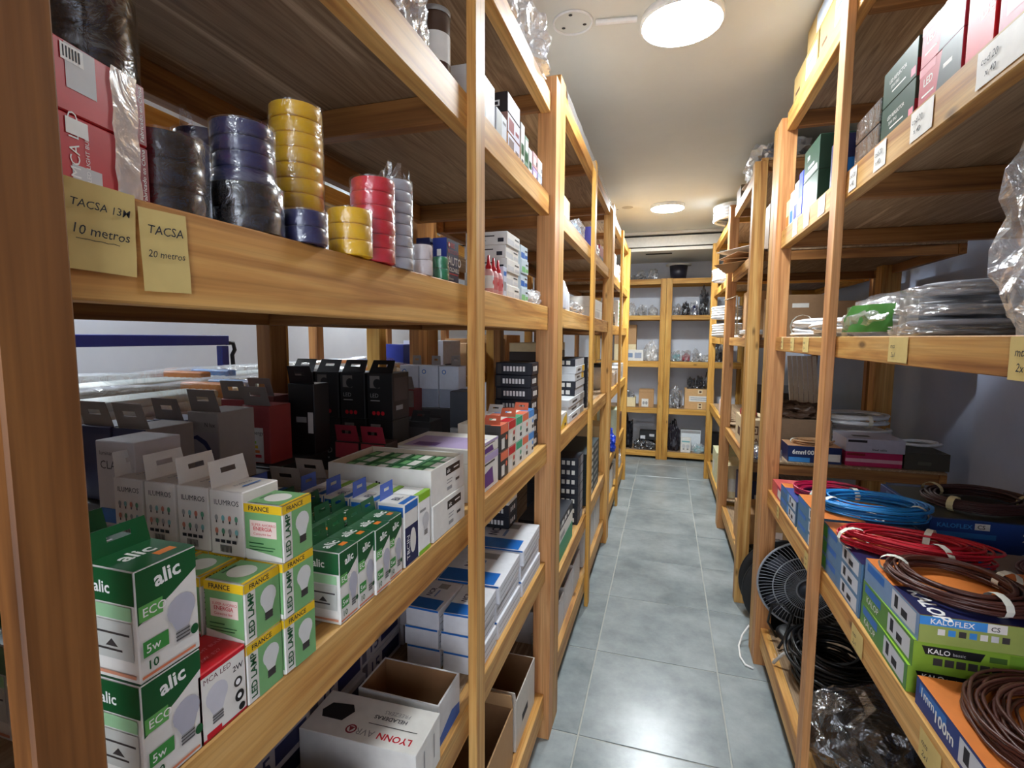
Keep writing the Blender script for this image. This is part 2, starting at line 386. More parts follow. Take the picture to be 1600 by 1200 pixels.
struct('wall_far', boxmesh(X1-X0+.2, .1, 3.0, 0), PLASTER, ((X0+X1)/2, Y1+.05, 0))
struct('wall_near', boxmesh(X0*-1-.75+.1, .1, 3.0, 0), PLASTER, ((X0-.1-.75)/2, Y0-.05, 0))
struct('wall_near_side', boxmesh(X1-.85+.1, .1, 3.0, 0), PLASTER, ((X1+.1+.85)/2, Y0-.05, 0))
struct('wall_near_lintel', boxmesh(1.6, .1, .6, 0), PLASTER, (.05, Y0-.05, 2.4))           # doorway opening added behind the viewpoint to let in fill light
struct('wall_left', boxmesh(.1, Y1-Y0, 3.0, 0), PLASTER, (X0-.05, (Y0+Y1)/2, 0))
struct('wall_right', boxmesh(.1, Y1-Y0, 3.0, 0), PLASTERB, (X1+.05, (Y0+Y1)/2, 0))
struct('wall_right_pier', boxmesh(.16, 4.9, 2.92, .003), PLASTERB, (X1-.08, 3.33-2.45, .001))
# stepped mouldings on the face of the soffit
TRIMW = flat(222, 220, 212, .6); TRIMD = flat(40, 38, 36, .7)
for k, (z0, z1, pr, m) in enumerate([(2.895, 2.928, .05, TRIMW), (2.872, 2.893, .012, TRIMD), (2.755, 2.872, .03, TRIMW), (2.738, 2.755, .010, TRIMD), (2.70, 2.738, .045, TRIMW)]):
    o = struct('trim_%d' % (k+1), boxmesh(X1-X0-.02, pr, z1-z0, .002), m, ((X0+X1)/2, 6.42-pr/2, z0))
struct('trim_6', boxmesh(.32, .02, .012, .001), TRIMD, (-.12, 6.75, 2.717))          # slot in the lower soffit
struct('baseboard_far', boxmesh(X1-X0, .015, .09, .002), TILE, ((X0+X1)/2, Y1-.008, .001))

# ------------------------------------------------------------------ ceiling lamps
LAMPM = emit('lit_diffuser', (.90, .965, 1.0), LAMP_POWER)
RIM = flat(235, 235, 232, .4)
LAMPF = emit('lit_diffuser_strong', (.90, .965, 1.0), LAMP_POWER*1.9)
LAMPN = emit('lit_diffuser_soft', (.90, .965, 1.0), LAMP_POWER*.42)
def lamp(x, y, label, r=.152, m=None):
    t = thing('ceiling_lamp', label, 'lamp', (x, y, ZC))
    obj('housing', lathe([(0.001, -.001), (r+.006, -.001), (r+.008, -.024), (r+.006, -.032), (r, -.033), (r-.001, -.012), (.001, -.012)], 48), RIM, t)
    obj('diffuser', lathe([(.001, -.0355), (r*.6, -.035), (r-.006, -.0335), (r-.004, -.031), (r-.003, -.014), (.001, -.014)], 48), m or LAMPM, t)
lamp(.0, -1.2, 'round white ceiling lamp behind the viewpoint over the aisle', m=LAMPN)
lamp(.02, 2.215, 'round white ceiling lamp with a conduit running up to it')
lamp(-.026, 5.18, 'round white ceiling lamp above the far end of the aisle', m=LAMPF)
lamp(-2.42, 1.2, 'round white ceiling lamp over the passage beside the white wall')
lamp(-2.42, 3.9, 'round white ceiling lamp over the far end of the side passage')
t = thing('ceiling_conduit', 'thin white cable conduit clipped across the ceiling to a round junction ring', 'conduit', (0, 0, ZC))
obj('conduit', mesh('conduit', *tube([(-.31, 2.14, -.011), (-.15, 2.165, -.011)], .011, 8)), RIM, t)
obj('junction_ring', lathe([(.082, -.001), (.082, -.006), (.075, -.007), (.074, -.001)], 32), RIM, t, (-.40, 2.13, 0))
for k in range(3): obj('screw_hole', lathe([(.0001, -.0012), (.008, -.001)], 8), BLACK, t, (-.40+.05*math.cos(k*2.1+.5), 2.13+.05*math.sin(k*2.1+.5), -.001))
t = thing('ceiling_patch', 'small scuffed mark left on the ceiling by a removed fitting', 'mark', (-.4, 5.15, ZC))
obj('patch', lathe([(.0001, -.002), (.05, -.0015), (.055, -.0005)], 14), flat(176, 172, 160, .9), t); obj('screw_hole', lathe([(.0001, -.003), (.01, -.0025)], 8), CHAR, t, (-.1, .05, 0))

# ------------------------------------------------------------------ racks
def piece(root, name, x0, x1, y0, y1, z0, z1, tone='pine', b=.002):
    d = (abs(x1-x0), abs(y1-y0), abs(z1-z0)); ax = d.index(max(d))
    o = root.location
    return obj(name, boxmesh(*d, b), wood(ax, tone), root, ((x0+x1)/2-o[0], (y0+y1)/2-o[1], min(z0, z1)-o[2]))
def rack(label, fx, bx, y0, y1, levels, posts, tone='pine', cross=(), ztop=None, backposts=None, name='storage_rack', btone=None, group=None, beamt=.036, skipback=()):
    """posts: (y0, y1, x_outer, x_inner, tone, top) standing at the front; fx is the front face of the beams, bx the back of the rack"""
    sgn = 1 if fx > bx else -1
    r = thing(name, label, 'rack', (fx, y0, 0), 0, group)
    for (a, b2, xo, xi, tn, top) in posts: piece(r, 'post', xo, xi, a, b2, 0, top, tn)
    for (a, b2, xo, xi, tn, top) in (backposts if backposts is not None else [(p[0], p[1], bx, bx+sgn*.045, 'brown', p[5]) for p in posts]):
        piece(r, 'back_post', xo, xi, a, b2, 0, top, tn)
    for k, (z0, z1) in enumerate(levels):
        piece(r, 'front_beam', fx, fx-sgn*beamt, y0, y1, z0, z1, tone)
        piece(r, 'back_beam', bx+sgn*.046, bx+sgn*.08, y0, y1, z0, z1-.014, btone or 'brown')
        piece(r, 'shelf_board', fx-sgn*beamt, bx+sgn*.046, y0+.002, y1-.002, z1-.013, z1, 'board', .001)
        for c in cross: piece(r, 'cross_beam', fx-sgn*beamt-sgn*.001, bx+sgn*.081, c, c+.036, z0, z1-.0135, btone or 'brown')
    return r
XP = -.412; XB = -.434; LB = -1.03
LV1 = [(.10, .20), (.685, .765), (1.17, 1.247), (1.69, 1.779), (2.12, 2.195), (2.49, 2.56)]
LV2 = [(.10, .20), (.50, .59), (1.15, 1.232), (1.705, 1.787), (2.12, 2.19), (2.60, 2.67)]
LV3 = [(.10, .20), (.54, .62), (1.13, 1.21), (1.69, 1.77), (2.12, 2.19), (2.60, 2.67)]
U1 = rack('pine storage rack nearest the viewer, carrying bulb boxes and rolls of tape', XB, LB, .214, 1.896, LV1,
     [(.213, .260, XP, XB-.001, 'dark', 2.62), (1.071, 1.130, XP, XB-.0005, 'pine', 2.62), (1.897, 1.972, XP, -.483, 'red', 2.62)], 'pine', (.265, 1.03, 1.855))
rack('pine rack added out of view beside the viewpoint, shading the bulb boxes', XB, LB, -1.45, .205, LV1,
     [(-1.53, -1.451, XP, -.483, 'brown', 2.62), (.15, .2045, XB-.04, -.483, 'brown', 2.62)], 'pine', (-1.4, -.6, .15))  # added out of view to keep light from behind off the bulb shelf
U2 = rack('pine storage rack beyond the bulb shelves, holding stacks of switch boxes and grey bins', XB, LB, 2.07, 3.985, LV2,
     [(1.975, 2.069, XP, -.483, 'pine', 2.66), (2.98, 3.05, XP, XB-.0005, 'gold', 2.67), (3.986, 4.058, XP, -.483, 'pine', 2.68)], 'pine', (2.08, 2.98, 3.95))
U3 = rack('pine storage rack at the far end of the row of bulb shelves', XB, LB, 4.135, 5.90, LV3,
     [(4.06, 4.134, XP, -.483, 'gold', 2.68), (4.93, 5.0, XP, XB-.0005, 'gold', 2.67), (5.901, 5.975, XP, -.483, 'gold', 2.66)], 'gold', (4.15, 4.93, 5.86))
XQ = .482; XRB = .506; RBK = 1.60
RVA = [(.10, .20), (.838, .92), (1.605, 1.67), (2.085, 2.165), (2.62, 2.70)]
RVB = [(.12, .21), (.825, .905), (1.605, 1.668), (2.13, 2.20), (2.655, 2.73)]
RA = rack('pine storage rack full of electric cable coils and boxed wire', XRB, RBK, -.58, 2.688, RVA,
     [(-.66, -.581, XQ, .56, 'pine', 2.72), (1.79, 1.855, XQ, XRB-.001+.0005, 'red', 2.74), (2.689, 2.768, XQ, .552, 'red', 2.68), (2.77, 2.85, XQ, .50, 'pine', 2.68)], 'pine', (-.5, .6, 1.79, 2.64), btone='brown',
     backposts=[(-.66, -.581, RBK, RBK-.06, 'brown', 2.7), (1.79, 1.855, RBK, RBK-.06, 'brown', 2.08)])
RB = rack('pine storage rack behind the fan, with a stamped carton on its low shelf', .512, RBK, 3.39, 4.62, RVB,
     [(3.315, 3.388, .465, .536, 'pine', 2.69), (4.622, 4.69, XQ, .552, 'red', 2.76)], 'pine', (3.40, 4.58), btone='brown',
     backposts=[(4.25, 4.36, RBK-.14, RBK-.02, 'pine', 2.65)])
RC = rack('far pine rack on the cable side with coils of white conduit hung on it', .512, RBK, 4.765, 6.25, RVB,
     [(4.692, 4.764, XQ, .552, 'pine', 2.78), (6.251, 6.32, XQ, .552, 'gold', 2.74)], 'gold', (4.8, 6.2), btone='gold')
# rack across the far wall: two units standing side by side
BV = [(.035, .105), (.63, .705), (1.265, 1.345), (1.905, 1.965), (2.38, 2.448)]
def back_rack(label, xa, xb, posts):
    r = thing('storage_rack', label, 'rack', (xa, 7.09, 0))
    for a, b2 in posts:
        piece(r, 'post', a, b2, 7.065, 7.13, 0, 2.45, 'gold'); piece(r, 'back_post', a, b2, 7.52, 7.575, 0, 2.45, 'gold')
    for z0, z1 in BV:
        piece(r, 'front_beam', xa, xb, 7.09, 7.125, z0, z1, 'gold'); piece(r, 'back_beam', xa, xb, 7.54, 7.57, z0, z1-.014, 'gold')
        piece(r, 'shelf_board', xa+.001, xb-.001, 7.126, 7.515, z1-.013, z1, 'board', .001)
back_rack('far wall rack unit with grey plastic bags along its top', -.93, -.086, [(-1.0, -.931), (-.085, -.012)])
back_rack('far wall rack unit with a black bucket standing on top', .066, .95, [(-.010, .065), (.951, 1.02)])
# second row of shelving, back to back with the bulb rack
r2 = thing('storage_rack', 'pine rack behind the bulb shelves that carries long white pipes', 'rack', (-1.12, .2, 0))
for y in (.30, 1.235, 1.79, 2.28, 3.2, 4.15): piece(r2, 'post', -1.09, -1.15, y-.025, y+.025, 0, 2.5, 'gold')
for y in (.62, 2.09, 2.74, 3.6, 4.4): piece(r2, 'back_post', -1.62, -1.67, y-.025, y+.025, 0, 2.5, 'brown')
for z in (.3, .85, 1.42, 2.19):
    piece(r2, 'front_beam', -1.152, -1.18, .1, 4.2, z-.06, z, 'gold'); piece(r2, 'back_beam', -1.59, -1.618, .1, 4.4, z-.06, z, 'brown')
    piece(r2, 'shelf_board', -1.182, -1.588, .1, 4.2, z-.012, z, 'board', .001)

# handwritten notes stuck on the beams (parts of the racks)
def note(root, x, y0, y1, z0, z1, lines, m=PAPER, nx=1, tilt=0, blank=False):
    w, h = y1-y0, z1-z0
    nseg = 8; v, f = [], []
    for i in range(nseg+1):
        for j in range(5):
            u, q = i/nseg, j/4
            v.append((nx*(.0012+.0016*abs(noise.noise((u*3+y0*9, q*2, .3)))), (u-.5)*w, (q)*h))
    for i in range(nseg):
        for j in range(4):
            a = i*5+j; f.append((a, a+5, a+6, a+1))
    loc = root.location
    p = obj('note', mesh('note', v, f, True), m, root, (x-loc[0], (y0+y1)/2-loc[1], z0-loc[2]), (tilt, 0, 0))
    V, F = [], []
    for s, u, q, hh in lines:
        tv, tf, wid = textmesh(s, .004); b = len(V); k = hh*h
        for xx, yy in tv:
            Y = (u*w+(xx+.18*yy)*k)-w/2; V.append((nx*.0033, Y if nx > 0 else -Y, q*h+yy*k+.05*k*math.sin(xx*5)))
        F += [tuple(i+b for i in g) for g in tf]
    if lines: obj('lettering', mesh('lettering', V, F), INK, p)
    p['label'] = 'yellowed paper note with handwriting'
note(U1, XB, .264, .322, 1.713, 1.781, [('TACSA 13M', .13, .70, .095), ('10 metros', .13, .40, .115), ('_______', .2, .36, .1)], tilt=-.03)
note(U1, XB, .328, .373, 1.702, 1.773, [('TACSA', .12, .70, .115), ('20 metros', .1, .42, .088)], tilt=.03)
scr = lambda: [('mts', .15, .55, .2), ('2x1', .2, .2, .2)]
for (y0, y1, z0, z1) in [(1.30, 1.40, 1.610, 1.668), (2.10, 2.18, 1.612, 1.668), (2.32, 2.38, 1.612, 1.668), (2.52, 2.56, 1.614, 1.668), (.86, .96, 1.602, 1.668),
                         (2.42, 2.46, .86, .915), (1.93, 1.985, .845, .905), (1.42, 1.50, .845, .905), (1.04, 1.12, .845, .905)]:
    note(RA, XRB, y0, y1, z0, z1, scr(), nx=-1)
for (y0, y1) in [(1.70, 1.76), (1.50, 1.575), (1.27, 1.37), (.98, 1.12), (2.0, 2.08), (2.2, 2.28), (2.38, 2.46)]:
    note(RA, XRB, y0, y1, 2.095, 2.158, [('cod 20', .1, .55, .2), ('x 40', .2, .2, .2)], m=OFFW, nx=-1)
# ================================================================== BULB RACK, shelf of tape (z = 1.779)
ZM = 1.7795
def tapepack(label, x, y, cols, dia, h, wrap=True, loose=0, z=ZM, name='tape_roll_pack', group='wrapped packs of insulating tape'):
    """cols: material of each roll from the bottom up; dia may be a list"""
    t = thing(name, label, 'tape', (x, y, z), 0, group)
    zz = 0
    for k, m in enumerate(cols):
        d = dia[k] if isinstance(dia, (list, tuple)) else dia; hh = h[k] if isinstance(h, (list, tuple)) else h
        r = d/2; b = .0016
        key = ('roll', d, hh)
        if key not in _bc:
            _bc[key] = lathe([(r*.55, 0), (r-b, 0), (r, b), (r, hh-b-.0008), (r-b, hh-.0008), (r*.62, hh-.0014), (r*.60, hh-.004), (r*.55, hh-.004)], 32, True)
        jx = .0009*math.sin(k*2.3+x*50); obj('tape_roll', _bc[key], m, t, (jx, .0009*math.cos(k*1.7+y*40), zz)); zz += hh
    if wrap:
        r = (max(dia) if isinstance(dia, (list, tuple)) else dia)/2+.0012
        v, f = [], []; n, mm = 36, 16
        for j in range(mm+1):
            for i in range(n):
                a = 2*PI*i/n; q = zz*j/mm
                if isinstance(dia, (list, tuple)):
                    acc = 0; rr = r
                    for kk, hh in enumerate(h):
                        acc += hh
                        if q <= acc+1e-6: rr = dia[kk]/2+.0012; break
                else: rr = r
                rr += .0014*abs(noise.noise((math.cos(a)*2.2+x*40, math.sin(a)*2.2, q*45)))
                v.append((rr*math.cos(a), rr*math.sin(a), q+.0002))
        for j in range(mm):
            for i in range(n): f.append((j*n+i, j*n+(i+1) % n, (j+1)*n+(i+1) % n, (j+1)*n+i))
        obj('wrap_film', mesh('wrap', v, f, True), WRAPB, t)
    for k in range(loose):           # torn ends of film sticking up
        a = k*1.9+x*30; r = (dia[-1] if isinstance(dia, (list, tuple)) else dia)/2*.9
        v = [(r*math.cos(a+.3*i)+.004*math.sin(i*3), r*math.sin(a+.3*i), zz+(0 if j == 0 else .008+.02*abs(math.sin(i*2.1+k)))) for i in range(3) for j in range(2)]
        obj('film_end', mesh('film', v, [(2*i, 2*i+2, 2*i+3, 2*i+1) for i in range(2)], True), CLEAR, t)
    return t
TBLK = flat(22, 22, 26, .25); TNAVY = flat(30, 34, 82, .28); TYEL = flat(232, 184, 22, .3); TRED = flat(206, 30, 52, .3); TGREY = flat(176, 178, 186, .35); TWHT = flat(222, 212, 212, .35); TGRN = flat(18, 128, 84, .3); TVIO = flat(44, 34, 70, .3)
tapepack('tall column of black tape rolls in film behind the taped red boxes', -.59, .406, [TBLK]*10, .08, .024)
tapepack('short film-wrapped pack of three black tape rolls beside the red boxes', -.496, .403, [TBLK]*3, .08, .027)
tapepack('dark violet pack of tape rolls with torn film standing behind the black rolls', -.60, .545, [TVIO]*7, .066, .0215, loose=4)
tapepack('two black tape rolls with four navy rolls stacked on top in film', -.475, .4865, [TBLK, TBLK, TNAVY, TNAVY, TNAVY, TNAVY], [.08, .08, .066, .066, .066, .066], [.027, .027, .0172, .0172, .0172, .0172])
tapepack('tallest column of yellow tape rolls, shrink wrapped, ten high', -.512, .621, [TYEL]*10, .07, .0203)
tapepack('pair of small navy blue tape rolls in front of the tall yellow column', -.448, .5545, [TNAVY]*2, .055, .0205)
tapepack('low pack of three bright yellow tape rolls at the shelf edge', -.449, .653, [TYEL]*3, .062, .0222)
tapepack('column of six red tape rolls in clear film', -.4535, .722, [TRED]*6, .067, .0215)
tapepack('column of eight grey tape rolls with ragged film on top', -.456, .792, [TGREY]*8, .061, .0184, loose=5)
tapepack('two small white tape rolls beside the grey column', -.451, .8876, [TWHT]*2, .037, .029)
tapepack('two tiny green tape rolls in front of the blue soldering box', -.449, .965, [TGRN]*2, .031, .0235)
t = thing('led_box_pack', 'two red and white boxes stacked and bound with clear packing tape', 'box', (-.481, .311, ZM), math.radians(12))
sz = (.062, .086, .053)
for k in range(2):
    b_ = obj('carton', boxmesh(*sz, .001), RED, t, (0, 0, k*.054))
    prints(b_, sz, [('r', LGREY, '+x', .12, .35 if k else .02, .42, .98 if k else .3), ('r', DRED, '+x', .62, .02, .98, .98), ('t', WHITE, '+x', 'MCA LED', .2 if not k else .86, .1, .17, PI/2), ('t', WHITE, '+x', 'LED LIGHT BULB', .3 if not k else .8, .1, .07, PI/2),
                    ('t', WHITE, '+x', 'Fabricado en China', .95, .06, .085, PI/2), ('r', WHITE, '+x', .08, .72, .3, .95)] + ([('r', INK, '+x', .1+.03*q, .76, .115+.03*q, .92) for q in range(6)] if k else []))
v = [(.0325, .006+.0012*math.sin(i*2.2)+q*.026, -.0001+i*.0121) for i in range(10) for q in range(2)]
obj('packing_tape', mesh('tape', v, [(2*i, 2*i+1, 2*i+3, 2*i+2) for i in range(9)], True), film('packing', body=.45, gloss=.3, scale=24, bump=.3), t)
for k, (x, y0, y1) in enumerate([(-.452, 1.0, 1.068), (-.487, .99, 1.06)]):
    lbox('soldering_kit_box', ['dark blue box with red and white print against the slim post', 'dark blue box pushed in behind the soldering box'][k], 'box', y0, y1, ZM, .094, NAVY,
         [('r', flat(30, 50, 130), '-y', 0, 0, 1, 1), ('t', WHITE, '+x', 'AUTO', .1, .42, .2, 0, .03), ('t', WHITE, '+x', 'SOLDABLE', .1, .27, .1, 0, .02), ('r', RED, '+x', .08, .2, .9, .23), ('t', RED, '+x', 'BICICLETA', .1, .68, .09), ('e', RED, '+x', .2, .86, .09, .065), ('e', WHITE, '+x', .2, .86, .05, .035), ('t', RED, '+x', 'BIS', .34, .81, .12, 0, .03), ('t', WHITE, '+x', 'adhesivo', .12, .08, .06), ('r', WHITE, '-y', .3, .6, .6, .75)] if k == 0 else [], xf=x, d=.032)
lbox('wrapped_box', 'black plastic wrapped box behind the blue boxes', 'box', .93, 1.04, ZM, .135, BLACK, xf=-.55, d=.1)
bag('plastic_sleeve', 'crumpled clear plastic sleeve lying behind the grey tape', (.1, .12, .05), (-.62, .86, ZM), CLEAR, 3)
# second bay of the same shelf
def glue(label, x, y):
    t = thing('glue_bottle', label, 'bottle', (x, y, ZM), 0, 'glue bottles with red nozzles')
    obj('bottle_body', lathe([(.0001, 0), (.0125, 0), (.0135, .003), (.0135, .052), (.009, .062), (.006, .064), (.0001, .064)], 20), flat(228, 176, 176, .4), t)
    obj('nozzle', lathe([(.0085, .061), (.0085, .071), (.005, .075), (.0028, .098), (.0001, .099)], 16), RED, t)
    obj('label', lathe([(.0138, .012), (.0138, .045)], 20), WHITE if y < 1.3 else flat(224, 130, 130), t)
    obj('emblem', lathe([(.0001, 0), (.006, 0)], 12), RED, t, (.0142, 0, .028), (0, PI/2, 0))
glue('red-tipped glue bottle closest to the slim post', -.455, 1.275)
glue('middle red-tipped glue bottle of three beside the white box stack', -.457, 1.32)
glue('red-tipped glue bottle touching the white boxes', -.458, 1.362)
wb = lambda c: [('r', c, '+x', .05, .1, .55, .5), ('r', CHAR, '+x', .6, .62, .92, .74), ('r', CHAR, '-y', .12, .62, .7, .72), ('r', GREY, '-y', .12, .3, .5, .36), ('r', INK, '-y', .78, .2, .92, .5), ('r', c, '+x', .6, .15, .95, .4)]
k = 0
for z in range(5):
    lbox('white_carton', 'white lamp carton with black print, %s from the bottom of its stack' % ORD[z], 'box', 1.425, 1.56, ZM+z*.0385, .038, OFFW, wb(LGREY), xf=-.452-.004*(z % 2), d=.13, group='white cartons beside the glue bottles')
for z in range(4):
    lbox('striped_carton', 'blue and green printed carton next to the end post, %s from the bottom' % ORD[z], 'box', 1.575, 1.66, ZM+z*.045, .0445, flat(196, 212, 222), wb(BLUE if z % 2 else LGREEN), xf=-.45-.003*(z % 2), d=.12, group='blue and green cartons')
lbox('pale_blue_box', 'single pale blue box standing in front of the white carton stack', 'box', 1.385, 1.42, ZM, .085, flat(202, 210, 228), [('r', BLUE, '+x', .1, .7, .9, .85), ('r', GREY, '+x', .15, .2, .8, .5)], xf=-.45, d=.05)
bag('small_bag', 'small clear bag of white fittings on the shelf by the end post', (.08, .09, .055), (-.47, 1.745, ZM), CLOUDY, 9, content=WHITE)
# upper shelf of the near rack (z = 2.195)
ZT = 2.196
t = thing('paint_can', 'brown and white can standing beside the slim post', 'can', (-.475, 1.0, ZT))
obj('can_body', lathe([(.0001, 0), (.031, 0), (.032, .002), (.032, .118), (.031, .12), (.0001, .12)], 28), flat(70, 48, 36, .3), t); obj('can_label', lathe([(.0324, .022), (.0324, .078)], 28), OFFW, t); obj('lid', lathe([(.033, .116), (.033, .126), (.03, .127), (.0001, .124)], 28), SILVER, t)
bag('clear_bag', 'large clear plastic bag spilling over the upper shelf above the tape', (.15, .26, .2), (-.5, .80, ZT), BAGC, 21)
bag('clear_bag', 'crumpled clear bag above the red taped boxes', (.15, .2, .16), (-.55, .5, ZT), BAGC, 22)
gb = [('r', flat(150, 152, 150), '+x', .05, .05, .5, .95), ('r', CHAR, '+x', .6, .7, .9, .8), ('r', INK, '-y', .2, .4, .6, .6)]
lbox('grey_carton', 'tall grey carton tucked behind the slim post on the upper shelf', 'box', 1.17, 1.31, ZT, .115, LGREY, gb, xf=-.45, d=.16)
lbox('grey_carton', 'lower pale grey carton in front of the dark lamp boxes', 'box', 1.32, 1.415, ZT, .078, flat(188, 194, 204), gb, xf=-.45, d=.14)
st = [(flat(206, 150, 96), 'tan', BROWN), (flat(150, 110, 100), 'reddish brown', DRED), (flat(36, 30, 32), 'black', WHITE)]
for k, (m, nm, a) in enumerate(st):
    lbox('lamp_box', '%s lamp box, %s from the bottom of the mixed stack' % (nm, ORD[k]), 'box', 1.425, 1.555, ZT+k*.055, .054, m, [('r', flat(196, 196, 214), '+x', .03, .04, .97, .96), ('r', a, '+x', .1, .15, .5, .8), ('r', a, '+x', .62, .3, .9, .5), ('r', WHITE, '-y', .5, .3, .8, .6), ('r', INK, '-y', .54, .36, .76, .52)], xf=-.452, d=.12)
for k in range(3):
    lbox('slim_carton', 'slim white and green carton upright on the upper shelf, %s from the mixed stack' % ORD[k], 'box', 1.565+k*.048, 1.61+k*.048, ZT, .135-.022*k, [flat(214, 218, 214), flat(120, 150, 130), flat(214, 214, 220)][k], [('r', GREEN, '+x', .1, .3, .8, .55), ('r', WHITE, '+x', .1, .6, .9, .9), ('r', CHAR, '+x', .15, .1, .7, .2)], xf=-.452, d=.1)
for k in range(4):
    lbox('spare_lamp_box', 'small %s box on the upper shelf next to the end post' % ['lilac', 'grey blue', 'dusty pink', 'white'][k], 'box', 1.715+.07*(k % 2), 1.78+.07*(k % 2), ZT+.05*(k//2), .049, [LILAC, flat(160, 176, 196), flat(200, 160, 160), OFFW][k], [('r', WHITE, '+x', .1, .2, .6, .7), ('r', CHAR, '+x', .7, .2, .9, .5)], xf=-.452, d=.1)
bag('film_heap', 'heap of bubble film on top of the near rack', (.22, .42, .2), (-.52, 1.33, 2.561), BAGC, 31, amp=.3)
bag('film_heap', 'heap of clear film piled on the near rack beside the end post', (.2, .3, .18), (-.5, 1.70, 2.561), BAGC, 32, amp=.3)
def drape(label, y0, y1, z, seed):
    v, f = [], []; n = 40
    pr = [(-.66, .012), (-.58, .035), (-.50, .03), (-.445, .012), (-.418, -.002), (-.406, -.03), (-.402, -.075)]
    for i in range(n+1):
        y = y0+(y1-y0)*i/n
        for k, (x, dz) in enumerate(pr):
            v.append((x-.004+.014*noise.noise((y*7, k*.9, seed))*(k < 4), y, z+dz+.016*abs(noise.noise((y*5, k*.7, seed+3)))*(k < 5)+.004+(.03*noise.noise((y*3, seed, 1)) if k == 6 else 0)))
    m = len(pr)
    for i in range(n):
        for k in range(m-1): f.append((i*m+k, i*m+m+k, i*m+m+k+1, i*m+k+1))
    return tag(obj('film_sheet', mesh('sheet', v, f, True), BAGC), label, 'film')
drape('sheet of clear film draped over the top edge past the end post', 2.09, 2.95, 2.671, 33)
drape('sheet of clear film draped over the top edge past the gold post', 3.08, 3.93, 2.671, 34)
# ================================================================== BULB RACK, shelf of bulb boxes (z = 1.247)
ZBL = 1.2475
AL = (.06, .06, .105); asp = .105/.06
def alic_items(asp, cand=False):
    it = [('r', GREEN, 'zl', 0, 0, 1, 1), ('t', WHITE, 'zl', 'alic', .2, .45, .3, 0, .03), ('r', ORANGE, 'zl', .55, .2, .85, .36)]
    it += [('p', GREEN, '+x', [(.01, .52), (.55, .66), (.99, .8), (.99, .99), (.01, .99)]), ('t', WHITE, '+x', 'alic', .3, .79, .14 if not cand else .11, .12, .035), ('r', flat(96, 168, 84), '+x', .03, .54, .4, .68), ('t', WHITE, '+x', 'ECO', .08, .575, .08, 0, .01)]
    it += bulb('+x', .70 if not cand else .72, .38 if not cand else .36, .46 if not cand else .5, asp if not cand else asp*.62, flat(176, 176, 188))
    it += [('r', flat(58, 140, 62), '+x', .06, .22, .46, .36), ('t', WHITE, '+x', '5w', .1, .25, .08, 0, .01), ('t', GREEN, '+x', '10', .1, .1, .08, 0, .02), ('e', GREEN, '+x', .9, .22, .07, .07/asp*1.2), ('r', flat(206, 120, 84), '+x', .02, .04, .9, .065)]
    it += [('r', GREEN, '-y', .01, .70, .99, .99), ('t', WHITE, '-y', 'alic', .18, .78, .11, 0, .025), ('r', flat(150, 196, 150), '-y', .1, .56, .92, .68), ('r', flat(188, 190, 184), '-y', .1, .2, .92, .54), ('r', CHAR, '-y', .14, .42, .86, .44), ('r', CHAR, '-y', .2, .27, .7, .29), ('p', CHAR, '-y', [(.36, .31), (.62, .31), (.49, .38)]), ('r', flat(206, 140, 110), '-y', .05, .05, .95, .08)]
    return it
A0 = box('bulb_box', 'green and white bulb box, upper of the two beside the near post', 'box', AL, (-.466, .335, ZBL+.1055), OFFW, alic_items(asp), group='green and white bulb boxes')
tab(A0, AL, GREEN, 'x', .95, .026, .06, -.15)
dup(A0, (-.466, .334, ZBL), 0, 'green and white bulb box under another of its kind beside the near post')
for k in range(3):
    a = dup(A0, (-.53-.062*k, .338, ZBL+(.1055 if k < 2 else 0)), 0, 'green bulb box %s back in the row behind the near post' % ORD[k+1])
    dup(A0, (-.53-.062*k, .338, ZBL), 0, 'green bulb box in the bottom row, %s back behind the near post' % ORD[k+1]) if k < 2 else None
MC = (.058, .06, .076)
mc = [('r', OFFW, '+x', .06, .05, .97, .93), ('t', flat(90, 30, 40), '+x', 'MCA LED', .1, .82, .08), ('t', INK, '+x', '2W', .70, .70, .085, 0, .02)]+bulb('+x', .36, .44, .6, 1.26, flat(200, 200, 208))+[('e', CHAR, '+x', .8, .52, .09, .075), ('e', WHITE, '+x', .8, .52, .05, .042), ('e', BLACK, '+x', .82, .3, .1, .085), ('e', WHITE, '+x', .82, .3, .045, .036), ('e', BLACK, '+x', .86, .12, .07, .055), ('r', RED, '+x', .12, .05, .42, .12),
      ('t', PINK, 'zl', 'LED LIGHT BULB', .1, .5, .09), ('t', PINK, 'zl', '2W  E27', .3, .25, .09), ('t', PINK, '-y', 'LED', .3, .78, .1), ('r', PINK, '-y', .3, .1, .45, .6)]
box('bulb_box', 'red and white bulb box at the shelf edge beside the green boxes', 'box', MC, (-.465, .389, ZBL), RED, mc)
box('bulb_box', 'red bulb box standing behind the red and white one at the shelf edge', 'box', MC, (-.527, .389, ZBL), RED, mc)
FR = (.055, .053, .0705); fa = .0705/.053
FG = flat(118, 170, 112, .45)
